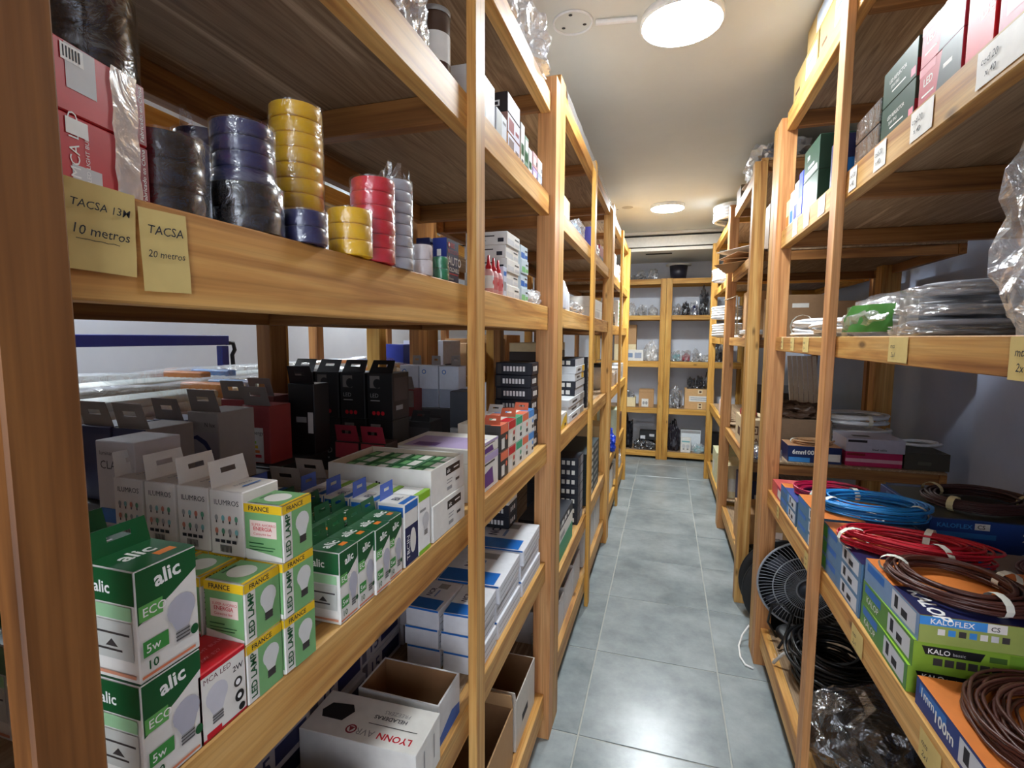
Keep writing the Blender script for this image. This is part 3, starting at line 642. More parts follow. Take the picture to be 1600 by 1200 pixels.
def france_items():
    it = [('r', FG, '+x', .3, .0, 1, .86), ('r', YEL, '+x', 0, .85, 1, 1), ('t', INK, '+x', 'FRANCE', .13, .885, .085, 0, .025), ('t', GREEN, '+x', 'LED LAMP', .24, .08, .125, PI/2, .03)]
    it += bulb('+x', .66, .45, .6, fa, flat(210, 212, 210), CHAR)
    it += [('r', FG, '-y', .02, .02, .98, .85), ('r', YEL, '-y', 0, .85, 1, 1), ('t', INK, '-y', 'FRANCE', .12, .885, .085, 0, .025), ('r', flat(232, 210, 200), '-y', .15, .42, .85, .72), ('t', RED, '-y', 'SUPER AHORRO', .2, .62, .05), ('t', RED, '-y', 'ENERGIA', .24, .54, .07, 0, .02), ('t', RED, '-y', 'Consume 6w', .24, .46, .05), ('r', GREEN, '-y', .12, .3, .5, .32), ('r', GREEN, '-y', .12, .24, .8, .255), ('r', GREEN, '-y', .12, .19, .75, .205), ('p', OFFW, '-y', [(.02, .02), (.98, .02), (.98, .1), (.02, .2)]),
           ('r', FG, 'zl', .05, .05, .95, .95), ('e', OFFW, 'zl', .5, .5, .3, .3), ('r', YEL, 'zl', 0, 0, 1, .08), ('r', GREEN, 'zl', .3, .8, .7, .86)]
    return it
F0 = box('bulb_box', 'yellow-topped green bulb box in the bottom row next to the red bulb box', 'box', FR, (-.463, .4465, ZBL), OFFW, france_items(), group='yellow-topped green bulb boxes')
dup(F0, (-.464, .4465, ZBL+.071), .02, 'yellow-topped green bulb box resting on one beside the red bulb box')
for k in range(3): dup(F0, (-.525-.057*k, .4465+.002*k, ZBL+.071), 0, 'yellow-topped green bulb box, %s back in the lower step of the pile' % ORD[k+1])
for k in range(3): dup(F0, (-.46, .503, ZBL+.071*k), .03*(k-1), 'yellow-topped green bulb box in the three-high column at the edge, %s' % ['bottom', 'middle', 'top'][k])
for k in range(4):
    for z in range(2): dup(F0, (-.52-.057*k, .505, ZBL+.071*z), 0, 'yellow-topped green bulb box holding up the white boxes, %s back, %s layer' % (ORD[k], ['lower', 'upper'][z]))
for k in range(2): dup(F0, (-.525-.057*k, .447, ZBL), 0, 'yellow-topped green bulb box, %s back under the lower step of the pile' % ORD[k+1])
IL = (.052, .06, .083)
il = [('t', INK, '-y', 'ILUMROS', .14, .78, .085)]+[it for a in range(2) for b2 in range(4) for it in [('e', [GREY, TEAL, flat(196, 120, 100), flat(90, 150, 120)][(a*2+b2) % 4], '-y', .2+.2*b2, .58-.2*a, .05, .045), ('r', CHAR, '-y', .18+.2*b2, .5-.2*a, .22+.2*b2, .54-.2*a)]]+[('r', INK, '-y', .15+.17*k, .2, .28+.17*k, .25) for k in range(4)]+[('r', INK, '-y', .3+.04*k, .06, .32+.04*k, .17) for k in range(9)]+[('t', NAVY, 'zl', 'ILUMROS', .25, .5, .1), ('r', BLUE, 'zl', .3, .3, .8, .36)]
I0 = box('bulb_box', 'white bulb box with punched tab on the pile, first from the yellow-topped box', 'box', IL, (-.514, .505, ZBL+.142), flat(220, 214, 208), il, group='white bulb boxes with tabs'); tab(I0, IL, OFFW, 'x', .98, .034, .08, -.2)
for k in range(1, 4): dup(I0, (-.514-.056*k, .507, ZBL+.142), 0, 'white bulb box with punched tab on the pile, %s from the yellow-topped box' % ORD[k])
AR = (.075, .07, .125)
o = box('lamp_box', 'grey white lamp box with dark writing, tucked against the near post', 'box', AR, (-.735, .535, ZBL+.142), flat(196, 190, 190), [('t', CHAR, '-y', 'CLARA', .1, .68, .1), ('t', CHAR, '-y', 'luminaria', .1, .84, .05), ('r', BLUE, '-y', .05, .05, .6, .22)])
lbox('bulb_carton', 'white carton under the grey white lamp box', 'box', .49, .58, ZBL, .14, OFFW, xf=-.695, d=.085)
# candle-bulb boxes, narrow and tall
CN = (.055, .044, .108); ca = .108/.044
K0 = box('candle_bulb_box', 'narrow green candle bulb box, first of four at the shelf edge', 'box', CN, (-.4625, .609, ZBL), OFFW, alic_items(ca, True), group='narrow green candle bulb boxes'); tab(K0, CN, GREEN, 'x', .95, .026, .06, -.12)
for k in range(1, 4): dup(K0, (-.4625+.003*(k == 2), .609+.0445*k, ZBL), 0, 'narrow green candle bulb box, %s of four at the shelf edge' % ORD[k])
for q in range(3):
    for k in range(4): dup(K0, (-.522-.058*q, .609+.0445*k+.004*q, ZBL), .02*(k-1), 'narrow green candle bulb box, row %s back from the edge, %s from the near side' % (['two', 'three', 'four'][q], ORD[k]))
bl = [('r', NAVY, '+x', .02, .02, .98, .62), ('r', BLUE, '+x', .02, .86, .98, .98), ('r', BLUE, 'zl', .02, .02, .98, .25), ('e', OFFW, '+x', .6, .36, .22, .2), ('t', WHITE, '+x', 'TBCIN', .35, .1, .1, PI/2), ('t', NAVY, 'zl', 'BL', .3, .4, .3), ('r', BLUE, '-y', .05, .8, .95, .95)]
B0 = box('slim_bulb_box', 'slim white and blue bulb box after the four green candle boxes', 'box', (.055, .05, .118), (-.4625, .80, ZBL), OFFW, bl, group='slim blue and white bulb boxes'); tab(B0, (.055, .05, .118), flat(70, 100, 190), 'x', .9, .03, .08, .0)
for k in range(1, 4): dup(B0, (-.4625-.058*k, .80+.001*k, ZBL), 0, 'slim white and blue bulb box, %s back from the shelf edge' % ORD[k])
for k in range(4): dup(B0, (-.726, .615+.052*k, ZBL), 0, 'blue-tabbed bulb box in the shade behind the green candle boxes, %s from the near side' % ORD[k])
lm = [('r', LIME, '+x', 0, .88, 1, 1), ('r', LIME, '+x', 0, 0, 1, .07), ('r', LIME, 'zl', 0, 0, 1, .2)]+bulb('+x', .6, .45, .4, 2.4)+[('r', GREY, '+x', .1, .7, .6, .74)]
G0 = box('slim_bulb_box', 'slim white bulb box with lime green ends beside the white cartons', 'box', (.055, .048, .118), (-.4625, .852, ZBL), WHITE, lm)
for k in range(1, 4): dup(G0, (-.4625-.057*k, .852, ZBL), 0, 'slim white bulb box with lime ends, %s back from the edge' % ORD[k])
# white cartons
ct = [('r', BLACK, '+x', .42, .62, .86, .86), ('t', WHITE, '+x', 'alic', .46, .68, .12, 0, .02), ('r', WHITE, '+x', .66, .72, .82, .76), ('r', GREY, '+x', .45, .45, .62, .48), ('r', GREY, '+x', .45, .36, .6, .39), ('r', CHAR, '+x', .72, .3, .84, .38), ('r', GREY, '+x', .45, .16, .6, .26), ('t', BLACK, '-y', 'alic', .42, .3, .3, 0, .04)]
box('white_carton', 'closed white carton at the shelf edge under the open one', 'box', (.24, .165, .076), (-.555, .972, ZBL), OFFW, ct)
oc = open_carton('open_bulb_carton', 'open white carton full of green bulb boxes, on a closed carton', (.24, .168, .073), (-.557, .970, ZBL+.0765), OFFW, flat(196, 180, 160), items=ct)
for i in range(4):
    for j in range(3):
        b_ = boxmesh(.05, .05, .058, .001)
        o = tag(obj('bulb_box', b_, flat(40, 110, 60), None, (-.555-.082+.0545*i, .972-.0515+.0515*j, ZBL+.0815), (0, 0, .0)), 'green bulb box inside the open white carton, %s row, %s place' % (ORD[j], ORD[i]), 'box', 'bulb boxes in the open white carton')
        prints(o, (.05, .05, .058), [('r', OFFW, 'zl', .1, .1, .9, .5), ('r', LGREEN, 'zl', .2, .6, .8, .9)])
pu = [('r', LILAC, '+x', 0, .8, 1, 1), ('p', PURPLE, '+x', [(.1, .12), (.8, .12), (.75, .6), (.4, .5), (.1, .62)]), ('r', CHAR, '+x', .1, .72, .85, .77), ('r', OFFW, '+x', .82, .1, .96, .4), ('r', LILAC, 'zl', .05, .05, .7, .9), ('r', PURPLE, 'zl', .1, .5, .3, .8)]
for z in range(2):
    lbox('lilac_carton', ['white and purple carton beside the white cartons, lower of two', 'flat lilac carton lying on the white and purple one'][z], 'box', 1.14, 1.345, ZBL+.1*z, [.099, .035][z], OFFW, pu, xf=-.45, d=.22)
# two-high rows of small orange and white boxes at the end of the bay
ORANGE_ = ORANGE; ORANGE = flat(222, 112, 80, .5); GR_ = flat(70, 150, 120)
pal = [(CHAR, ORANGE, 'black and orange'), (flat(216, 206, 190), RED, 'cream and red'), (OFFW, flat(60, 160, 120), 'white and green'), (OFFW, ORANGE, 'white and orange'), (OFFW, LBLUE, 'white and blue')]
for k in range(5):
    for z in range(2):
        for q in range(2):
            a, c, nm = pal[(k+q) % 5] if q else pal[k]
            o = lbox('led_spot_box', '%s spot lamp box, %s layer, %s row, %s from the purple carton' % (nm, ['lower', 'upper'][z], ['front', 'second'][q], ORD[k]), 'box', 1.36+.078*k, 1.435+.078*k, ZBL+.08*z, .079, a,
                 [('r', c, '+x', 0, .68, 1, .99), ('r', c, 'zl', 0, 0, 1, .5), ('r', OFFW, '+x', .1, .1, .5, .5), ('r', CHAR, '+x', .6, .15, .9, .3), ('e', c, '+x', .75, .48, .12, .1)], xf=-.448-.07*q, d=.065, group='small spot lamp boxes by the end post')
            if z and (k+q) % 2 == 0: tab(o, (.065, .075, .079), [ORANGE, OFFW][k % 2], 'y', .8, .03, .2, -.5)
ORANGE = ORANGE_
# boxes at the back of the shelf, in the shade of the boards
dk = random.Random(5)
def backbox(label, x, y0, y1, z, h, m, d=.09, items=(), tb=None, tax='y', name='hanging_lamp_box', th=.045):
    o = lbox(name, label, 'box', y0, y1, z, h, m, items, xf=x, d=d)
    if tb: tab(o, (d, y1-y0-.003, h), tb, tax, .95, th, .1, .25)
    return o
nitem = [('r', flat(160, 150, 150), '-y', .02, .02, .98, .72), ('t', INK, '-y', 'N lux', .55, .8, .06), ('p', NAVY, '-y', [(.05, .62), (.3, .68), (.6, .6), (.8, .45), (.7, .42), (.5, .55), (.25, .62)])]
GB = flat(128, 118, 112)
lbox('bulb_carton', 'plain grey carton raising the grey lamp boxes at the back, near end', 'box', .585, .86, ZBL, .13, CHAR, xf=-.80, d=.2)
lbox('bulb_carton', 'plain dark carton raising the red lamp boxes at the back', 'box', .87, 1.05, ZBL, .13, DARK, xf=-.80, d=.2)
ZK = ZBL+.131
backbox('dark green lamp box low behind the near post', -.68, .56, .575, ZBL+.0, .21, DGREEN, .1, [('r', flat(40, 60, 40), '-y', .02, .3, .98, .7), ('t', GREY, '-y', 'STAR', .4, .8, .08)])
for k, (x, y0, y1, h, m, tb, it, nm) in enumerate([
    (-.89, .60, .68, .13, NAVY, GB, [('r', flat(44, 44, 80), '-y', .1, .5, .9, .9)], 'navy lamp box with grey tab nearest the post'),
    (-.81, .60, .69, .13, flat(150, 140, 136), GB, [('r', NAVY, '-y', 0, .6, 1, 1), ('t', INK, '-y', 'N lux', .5, .4, .07)], 'grey lamp box with navy head and punched tab'),
    (-.89, .73, .80, .12, NAVY, GB, (), 'solid navy lamp box between two grey ones'),
    (-.80, .73, .82, .14, flat(158, 150, 144), GB, nitem, 'grey lamp box printed with a navy swoosh'),
    (-.90, .90, .965, .14, flat(150, 40, 46), GB, [('r', flat(60, 24, 26), '-y', 0, 0, 1, .45)], 'red and dark lamp box with grey tab'),
    (-.83, .89, .96, .13, flat(150, 44, 44), GB, [('r', OFFW, '-y', .25, .02, .75, .62), ('t', INK, '-y', 'Energy', .3, .5, .07)]+[('r', [GREEN, LIME, YEL, ORANGE, RED][q], '-y', .3, .42-.08*q, .42+.06*q, .47-.08*q) for q in range(5)]+[('r', flat(40, 24, 24), '-y', 0, 0, .22, .6)], 'red lamp box with an energy rating label'),
    (-.90, .98, 1.04, .14, flat(130, 70, 62), GB, [('r', flat(150, 120, 110), '-y', .3, .1, .9, .8)], 'pinkish brown lamp box with tab beside the red ones'),
    (-.80, 1.0, 1.06, .17, BLACK, BLACK, [('r', GREY, '-y', .3, .45, .7, .53), ('r', OFFW, '-y', .75, .3, .95, .6)], 'black lamp box with open tab in front of the back post')]):
    backbox(nm, x, y0, y1, ZK, h, m, .075, it, tb)
lw = [('r', flat(150, 140, 134), '-y', .02, .4, .98, .98), ('r', flat(150, 60, 50), '-y', .02, .02, .98, .2), ('r', RED, '-y', .7, .45, .85, .6)]
for k in range(2): backbox('low grey and red box with tab in front of the black row, %s' % ORD[k], -.70-.07*k*0, .83+.075*k, .90+.075*k, ZBL, .105, flat(150, 140, 134), .08, lw, flat(196, 186, 176), 'y')
bk = [('r', flat(120, 112, 108), '-y', .1, .68, .5, .94), ('e', BLACK, '-y', .4, .78, .16, .1), ('t', GREY, '-y', 'LED', .1, .48, .09), ('r', GREY, '-y', .12, .4, .5, .42)]+[('e', RED, '-y', .25+.18*q, .14, .07, .045) for q in range(3)]+[('r', CHAR, '+x', .1, .4, .9, .9), ('r', GREY, '+x', .2, .2, .6, .3)]
KB = (.075, .09, .125)
BK0 = box('black_lamp_box', 'black lamp box with red dots, upper row, nearest the aisle', 'box', KB, (-.725, 1.215, ZBL+.193), BLACK, bk, group='black lamp boxes with red dots'); tab(BK0, KB, BLACK, 'y', .95, .04, .06, -.55)
for k in range(1, 4): dup(BK0, (-.725-.082*k, 1.212, ZBL+.193), 0, 'black lamp box with red dots, upper row, %s from the aisle' % ORD[k])
KB2 = (.075, .09, .192)
BK1 = box('black_lamp_box', 'black lamp box, bottom row under the red-dotted ones, first from the aisle', 'box', KB2, (-.725, 1.216, ZBL), BLACK, bk[:5]+bk[8:], group='black lamp boxes in the bottom row')
for k in range(1, 4): dup(BK1, (-.725-.082*k, 1.216, ZBL), 0, 'black lamp box, bottom row under the red-dotted ones, %s from the aisle' % ORD[k])
rr = [('r', flat(170, 60, 70), '-y', .02, .72, .98, .98), ('r', OFFW, '-y', .55, .1, .95, .6)]
for k in range(2):
    o = backbox('dark box with a red head before the black row, %s from the aisle' % ORD[k], -.655-.075*k, 1.075, 1.14, ZBL, .15, flat(44, 30, 30), .07, rr, flat(150, 40, 56))
SB = (.08, .085, .115)
SB0 = box('square_black_box', 'square black lamp box behind the open white carton, nearest the aisle', 'box', SB, (-.72, 1.42, ZBL+.04), flat(40, 38, 40), [('r', flat(66, 62, 64), '-y', .05, .05, .95, .85)], group='square black lamp boxes'); tab(SB0, SB, BLACK, 'y', .8, .035, .1, -.4)
for k in range(1, 4): dup(SB0, (-.72-.088*k, 1.42, ZBL+.04), 0, 'square black lamp box behind the open white carton, %s from the aisle' % ORD[k])
lbox('bulb_carton', 'dark tray carton under the square black lamp boxes', 'box', 1.37, 1.48, ZBL, .0395, DARK, xf=-.67, d=.36)
for k in range(2): backbox('tall red and grey lamp box with tab over the square black boxes, %s' % ORD[k], -.80-.085*k, 1.50, 1.56, ZBL, .24, flat(120, 50, 50), .07, [('r', GB, '-y', .02, .75, .98, .98)], GB)
GE = (.075, .07, .15)
ge = [('e', BLUE, '-y', .25, .86, .11, .055), ('e', OFFW, '-y', .25, .86, .07, .035), ('r', flat(150, 158, 176), '-y', .02, .02, .98, .45)]
lbox('bulb_carton', 'grey carton raising the three tall white boxes at the back', 'box', 1.62, 1.73, ZBL, .16, CHAR, xf=-.68, d=.3)
GE0 = box('tall_white_box', 'tall white lamp box with a blue ring, first of three under the beam', 'box', GE, (-.735, 1.675, ZBL+.161), flat(206, 212, 224), ge, group='tall white lamp boxes with blue rings'); tab(GE0, GE, GB, 'y', .5, .035, .9, 0)
for k in range(1, 3): dup(GE0, (-.735-.079*k, 1.675, ZBL+.161), 0, 'tall white lamp box with a blue ring, %s of three under the beam' % ORD[k])
# far end of the shelf: black boxes with rows of white squares, dark crates
sq = lambda n, c: [('r', WHITE, '-y', .22+k*(.62/n), .3, .22+k*(.62/n)+.42/n, .7) for k in range(n)]+[('r', WHITE, '+x', .2+k*.2, .3, .32+k*.2, .7) for k in range(3)]+[('r', c, '-y', .05, .1, .16, .9)]
for z in range(7):
    box('switch_box', 'black box with a row of white squares by the end post, %s from the bottom' % ORD[z], 'box', (.14, .10, .046), (-.535-.003*(z % 2), 1.825, ZBL+.046*z), flat(24, 28, 40), sq(7, CHAR), 0, 'stack of black switch boxes by the end post', b=.002)
for k in range(2):
    lbox('dark_crate', ['dark grey crate lid-down beside the black switch boxes', 'pale grey flat carton under the dark crate'][1-k], 'box', 1.50, 1.60, ZBL+.12*k, .118, [LGREY, flat(66, 70, 78)][k], xf=-.60, d=.07)
lbox('green_box', 'small bright green box upright beside the dark crate', 'box', 1.76, 1.80, ZBL+.0, .28, flat(40, 150, 70), [('r', OFFW, '-y', .3, .3, .8, .6)], xf=-.76, d=.04)

# ================================================================== BULB RACK, low shelf (z = .765)
ZL = .766
open_carton('open_kraft_carton', 'open carton with white and blue outside, brown inside, by the slim post', (.20, .115, .10), (-.545, .985, ZL), flat(206, 206, 206), KRAFTIN, flaps=(), items=[('p', flat(40, 90, 170), '+x', [(.02, .02), (.98, .02), (.98, .3), (.6, .42), (.02, .22)])])
ly = [('t', RED, 'zf', 'LYONN', .08, .72, .14, 0, .03), ('t', GREY, 'zf', 'AVR', .40, .72, .14, 0, .01), ('e', DRED, 'zf', .60, .77, .045, .1), ('e', OFFW, 'zf', .60, .77, .032, .07), ('p', DRED, 'zf', [(.575, .72), (.625, .72), (.60, .83)]), ('t', INK, 'zf', 'HELADERAS', .2, .36, .09, 0, .02), ('t', GREY, 'zf', 'FREEZERS', .2, .22, .09), ('r', CHAR, 'zf', .08, .56, .5, .575), ('p', BLACK, 'zn', [(.06, .5), (.1, .35), (.28, .35), (.33, .6), (.28, .75), (.1, .7)]), ('r', GREY, '+x', .3, .2, .34, .8), ('r', GREY, '+x', .7, .3, .74, .8)]
box('regulator_box', 'white box with red and grey lettering and a dark handle hole, low shelf', 'box', (.26, .115, .105), (-.56, .845, ZL), OFFW, ly, rz=.03)
bag('black_bag', 'shiny black plastic bag on the low shelf by the near post', (.24, .34, .13), (-.57, .56, ZL), flat(14, 14, 16, .22, bump=.3, scale=14), 41, amp=.12)
pk = [('t', NAVY, '+x', '15', .2, .2, .6, 0, .02), ('r', NAVY, '+x', .5, .2, .95, .8), ('r', flat(90, 90, 110), '+x', .02, .05, .15, .95), ('r', NAVY, '-y', .1, .2, .9, .7)]
n_ = 0
for k in range(6):
    for z in range(5 if k < 5 else 2):
        kraft = (k in (2, 3) and z > 2)
        lbox('ballast_box', '%s at the low shelf back, %s column from near, %s layer up' % ('brown marked box' if kraft else 'blue-printed grey box', ORD[k], ORD[z]), 'box', .62+.205*k, .82+.205*k, ZL+.062*z, .0615, flat(150, 124, 100) if kraft else flat(176, 172, 176),
             [('r', INK, '+x', .3, .55, .36, .8), ('r', INK, '+x', .5, .3, .56, .6), ('r', INK, '-y', .4, .4, .5, .6)] if kraft else pk, xf=-.70+.012*math.sin(k*2+z), d=.25, group='boxes stacked at the back of the low shelf')
ws = [('r', BLUE, 'zl', .02, .1, .34, .98), ('t', NAVY, 'zl', 'NCR', .42, .6, .16, 0, .03), ('r', GREY, 'zl', .72, .3, .9, .6), ('r', flat(120, 150, 200), 'zl', .42, .45, .66, .5), ('r', GREY, '+x', .05, .25, .95, .3), ('r', GREY, '+x', .05, .6, .95, .65), ('r', BLUE, '-y', .02, .9, .98, 1)]
wp = [(-.448, .1, 1.17, 1.33, 0, 3), (-.556, .1, 1.17, 1.33, 0, 3), (-.448, .2, 1.34, 1.58, 0, 3), None, (-.447, .22, 1.60, 1.86, 0, 3)]
for q, w_ in enumerate(wp):
    if not w_: continue
    x, d, y0, y1, z0, n = w_
    for z in range(n):
        lbox('driver_box', 'blue-striped white carton on the low shelf, pile %s, %s up' % (['by the slim post', 'behind the slim post pile', 'midway', 'behind the midway pile', 'by the end post'][q], ORD[z]), 'box', y0, y1, ZL+.055*z, .0545, flat(222, 224, 230), ws, xf=x-.006*(z % 2), d=d, rz=(.03 if z == n-1 else 0)*(-1)**q, group='white cartons with blue stripes')
t = thing('spirit_level', 'yellow bar lying at the back of the low shelf near the end post', 'level', (-.80, 1.86, ZL+.325)); obj('bar', boxmesh(.03, .30, .055, .003), flat(150, 134, 40), t, (0, -.12, 0)); obj('end_cap', boxmesh(.034, .02, .06, .003), BLACK, t, (0, -.28, -.002))
for z in range(5):
    lbox('corner_switch_box', '%s switch box in the corner of the low shelf by the end post, %s up' % ('white' if z == 2 else 'black', ORD[z]), 'box', 1.77, 1.885, ZL+.167+.046*z, .0455, OFFW if z == 2 else flat(24, 28, 40), [] if z == 2 else sq(5, CHAR), xf=-.55, d=.11)
# bottom shelf (z = .20)
ZF = .2005
open_carton('open_brown_carton', 'open empty brown carton on the bottom shelf by the slim post', (.34, .36, .20), (-.63, 1.36, ZF), KRAFT, KRAFTIN, flaps=(('+y', -.3, .06),))
open_carton('open_white_carton', 'open white-sided carton on the bottom shelf against the end post', (.32, .26, .19), (-.62, 1.71, ZF), flat(206, 200, 190), KRAFTIN, flaps=(('-y', .4, .05),), items=[('r', INK, '+x', .3, .3, .6, .45)])
open_carton('open_carton', 'plain brown carton on the bottom shelf near the first post', (.34, .4, .25), (-.64, .7, ZF), KRAFT, KRAFTIN)

# cartons added on the rack beside the viewpoint, blocking light from behind
for k, (z, h) in enumerate([(ZBL, .36), (ZM, .26), (ZL, .30), (ZF, .34)]):
    lbox('light_block_carton', 'brown carton added to block light beside the viewpoint, on the %s shelf' % ['bulb', 'tape', 'low', 'bottom'][k], 'box', -.42, .10, z, h, KRAFT, [('r', flat(206, 180, 140), '+x', .1, .45, .9, .52)], xf=-.475, d=.46)
# ================================================================== SECOND RACK (y 2.07 - 3.99)
Z2 = [z1+.0006 for z0, z1 in LV2]
rnd = random.Random(12)
lay = ['b', 'w', 'w', 'b', 'b', 'y', 'w', 'b']
SWK = flat(24, 28, 40)
for z, c in enumerate(['w', 'w', 'w', 'b', 'b', 'y', 'y', 'b']):
    lbox('switch_box', '%s box in the edge stack just past the end post, %s from the bottom' % ({'w': 'white', 'b': 'black square-printed', 'y': 'white yellow-ended'}[c], ORD[z]), 'box', 2.64 if z > 2 else 2.46, 2.95, Z2[2]+.0395*z, .039, SWK if c == 'b' else flat(208, 212, 216),
         ([('r', OFFW, '-y', .5+.2*q, .22, .64+.2*q, .78) for q in range(2)]+[('r', flat(200, 206, 212), '+x', .02, .05, .98, .95)]) if c == 'b' else [('r', YEL if c == 'y' else GREY, '+x', .7, .1, .95, .9), ('r', CHAR, '+x', .2, .3, .5, .6), ('r', DRED, '-y', .1, .3, .25, .6)], xf=-.452-.004*(z % 2), d=.16)
for z in range(8):
    lbox('switch_box', 'black box with silver ends in the second stack past the end post, %s up' % ORD[z], 'box', 3.06, 3.11, Z2[2]+.039*z, .0385, SWK, [('r', LGREY, '+x', .55, .3, .9, .7), ('r', GREY, '-y', .2, .3, .8, .6)], xf=-.455, d=.14)
lbox('yellow_packet', 'yellow and white packet lying just past the end post', 'packet', 2.2, 2.4, Z2[2], .075, OFFW, [('p', YEL, '+x', [(.1, .02), (.98, .02), (.98, .9), (.6, .7)]), ('r', CHAR, '+x', .7, .1, .9, .3)], xf=-.45, d=.06)
for z in range(4):
    lbox('dark_book_box', 'long %s box on the pile behind the switch stacks, %s up' % (['black', 'violet grey', 'black', 'pale grey'][z], ORD[z]), 'box', 2.70, 3.30, Z2[2]+.05*z, .049, [BLACK, flat(96, 88, 110), BLACK, LGREY][z], [('r', CREAM, '+x', .02, .1, .1, .9)], xf=-.64, d=.2)
    lbox('dark_book_box', 'upper long %s box above the switch stacks, %s up' % (['violet grey', 'black', 'charcoal', 'cream'][z], ORD[z]), 'box', 2.70, 3.30, Z2[2]+.2+.05*z, .049, [flat(96, 88, 110), BLACK, CHAR, CREAM][z], xf=-.64, d=.2)
for k in range(3):
    for z in range(5):
        lbox('socket_box', 'small white socket box past the gold post, column %s, %s up' % (ORD[k], ORD[z]), 'box', 3.12+.2*k, 3.31+.2*k, Z2[2]+.05*z, .049, [OFFW, LGREY, flat(200, 190, 186)][(k+z) % 3], [('r', CHAR, '+x', .1, .2, .4, .7), ('r', WHITE, '+x', .5, .2, .9, .8)], xf=-.452-.03*k-.003*z, d=.1, group='small white socket boxes')
# shelf below (z = .59)
for z in range(7):
    lbox('square_print_box', 'black box with white squares on the low shelf past the end post, %s up' % ORD[z], 'box', 2.78, 2.96, Z2[1]+.0555*z, .055, SWK, [('r', OFFW, '-y', .40+.095*q, .28, .46+.095*q, .72) for q in range(6)]+[('r', flat(150, 158, 172), '+x', .02, .05, .98, .95), ('r', flat(60, 70, 90), '+x', .02, .05, .5, .95)], xf=-.452, d=.30)
    lbox('square_print_box', 'dark box past the gold post on the low shelf, %s up' % ORD[z], 'box', 3.12, 3.7, Z2[1]+.048*z, .0475, flat(34, 52, 56), [('r', flat(206, 206, 200), '+x', .1, .2, .5, .8), ('r', GREY, '+x', .6, .3, .9, .7)], xf=-.452, d=.24)
for z in range(3):
    lbox('flat_white_box', '%s box beside the end post on the low shelf, %s up' % (['green', 'white', 'black square-printed'][z], ORD[z]), 'box', 2.25, 2.62, Z2[1]+[0, .09, .15][z], [.089, .059, .05][z], [flat(60, 150, 110), OFFW, SWK][z], [('r', DARK, '-y', .5, 0, 1, 1) if z == 0 else ('r', GREY, '+x', .1, .2, .4, .6)]+(sq(3, CHAR) if z == 2 else []), xf=-.452, d=.2)
# bottom: grey bins
GBIN = flat(206, 200, 198, .55)
def bin_(label, y0, y1, h, m=GBIN, x=-.46, d=.3):
    return open_carton('storage_bin', label, (d, y1-y0-.01, h), (x-d/2, (y0+y1)/2, ZF), m, m, t=.006)
bin_('grey open bin at the end post, first on the bottom shelf', 2.2, 2.45, .16); bin_('grey open bin, second from the end post on the bottom shelf', 2.46, 2.70, .17); bin_('grey open bin just before the gold post', 2.71, 2.95, .18)
bin_('tall pale bin just past the gold post', 3.08, 3.36, .25, flat(200, 196, 192)); bin_('pale bin with a white rim, middle of the far bay', 3.38, 3.62, .27, flat(210, 206, 204)); bin_('tallest pale bin beside the double post', 3.64, 3.92, .285, flat(204, 202, 200))
bag('clear_bag', 'clear bag of green and white bits hanging from the bottom shelf at the end post', (.1, .11, .18), (-.50, 2.135, ZF), BAGC, 51, content=flat(60, 110, 90))
# middle shelf (z = 1.787)
def bottle(name, label, x, y, z, h, r, m, capm, group=None):
    t = thing(name, label, 'bottle', (x, y, z), 0, group)
    obj('bottle_body', lathe([(.0001, 0), (r*.95, 0), (r, .006), (r, h*.62), (r*.85, h*.72), (r*.35, h*.8), (r*.3, h*.86), (.0001, h*.86)], 20), m, t)
    obj('cap', lathe([(r*.4, h*.84), (r*.42, h*.98), (r*.3, h), (.0001, h)], 14), capm, t)
    return t
for k in range(3): bottle('spray_bottle', 'white plastic bottle past the end post, %s in line' % ORD[k], -.47-.01*k, 2.22+.1*k, Z2[3], .17-.02*k, .04, flat(214, 220, 232, .35), WHITE, 'white plastic bottles')
bag('clear_bag', 'clear bag of small parts in front of the gold post', (.12, .3, .07), (-.50, 2.72, Z2[3]), BAGC, 52, content=GREY)
for z in range(2): lbox('white_tray', 'white tray box past the gold post, %s of two' % ['lower', 'upper'][z], 'box', 3.1, 3.75, Z2[3]+.065*z, .064, OFFW, [('r', GREY, '+x', .1+.12*q, .2, .16+.12*q, .8) for q in range(6)] if z == 0 else [], xf=-.455, d=.2)
# upper shelf (z = 2.19)
lbox('cream_carton', 'tall cream carton on the upper shelf past the end post', 'box', 2.42, 2.66, Z2[4], .17, flat(206, 184, 140), [('r', flat(190, 168, 124), '+x', .45, 0, .55, 1)], xf=-.50, d=.13)
lbox('small_white_carton', 'small white carton in front of the cream carton', 'box', 2.2, 2.38, Z2[4], .1, OFFW, [('r', CHAR, '-y', .2, .4, .7, .6), ('r', GREY, '+x', .2, .5, .8, .6)], xf=-.455, d=.1)
for k in range(3): bag('clear_bag', 'clear bag of pale blue packets against the gold post, %s from the aisle' % ORD[k], (.1, .2, .13), (-.50-.1*k, 2.83, Z2[4]), BAGC, 53+k, content=flat(160, 184, 206))
lbox('violet_box', 'violet blue box upright past the gold post on the upper shelf', 'box', 3.2, 3.34, Z2[4], .16, flat(70, 66, 150), [('r', LILAC, '+x', .2, .2, .8, .4)], xf=-.455, d=.12)
bag('clear_bag', 'clear bag slumped beside the violet box', (.1, .2, .12), (-.50, 3.47, Z2[4]), BAGC, 57, content=LGREY)
lbox('red_black_box', 'red and black box near the double post on the upper shelf', 'box', 3.6, 3.8, Z2[4], .12, DRED, [('r', BLACK, '+x', 0, 0, 1, .4)], xf=-.46, d=.12)
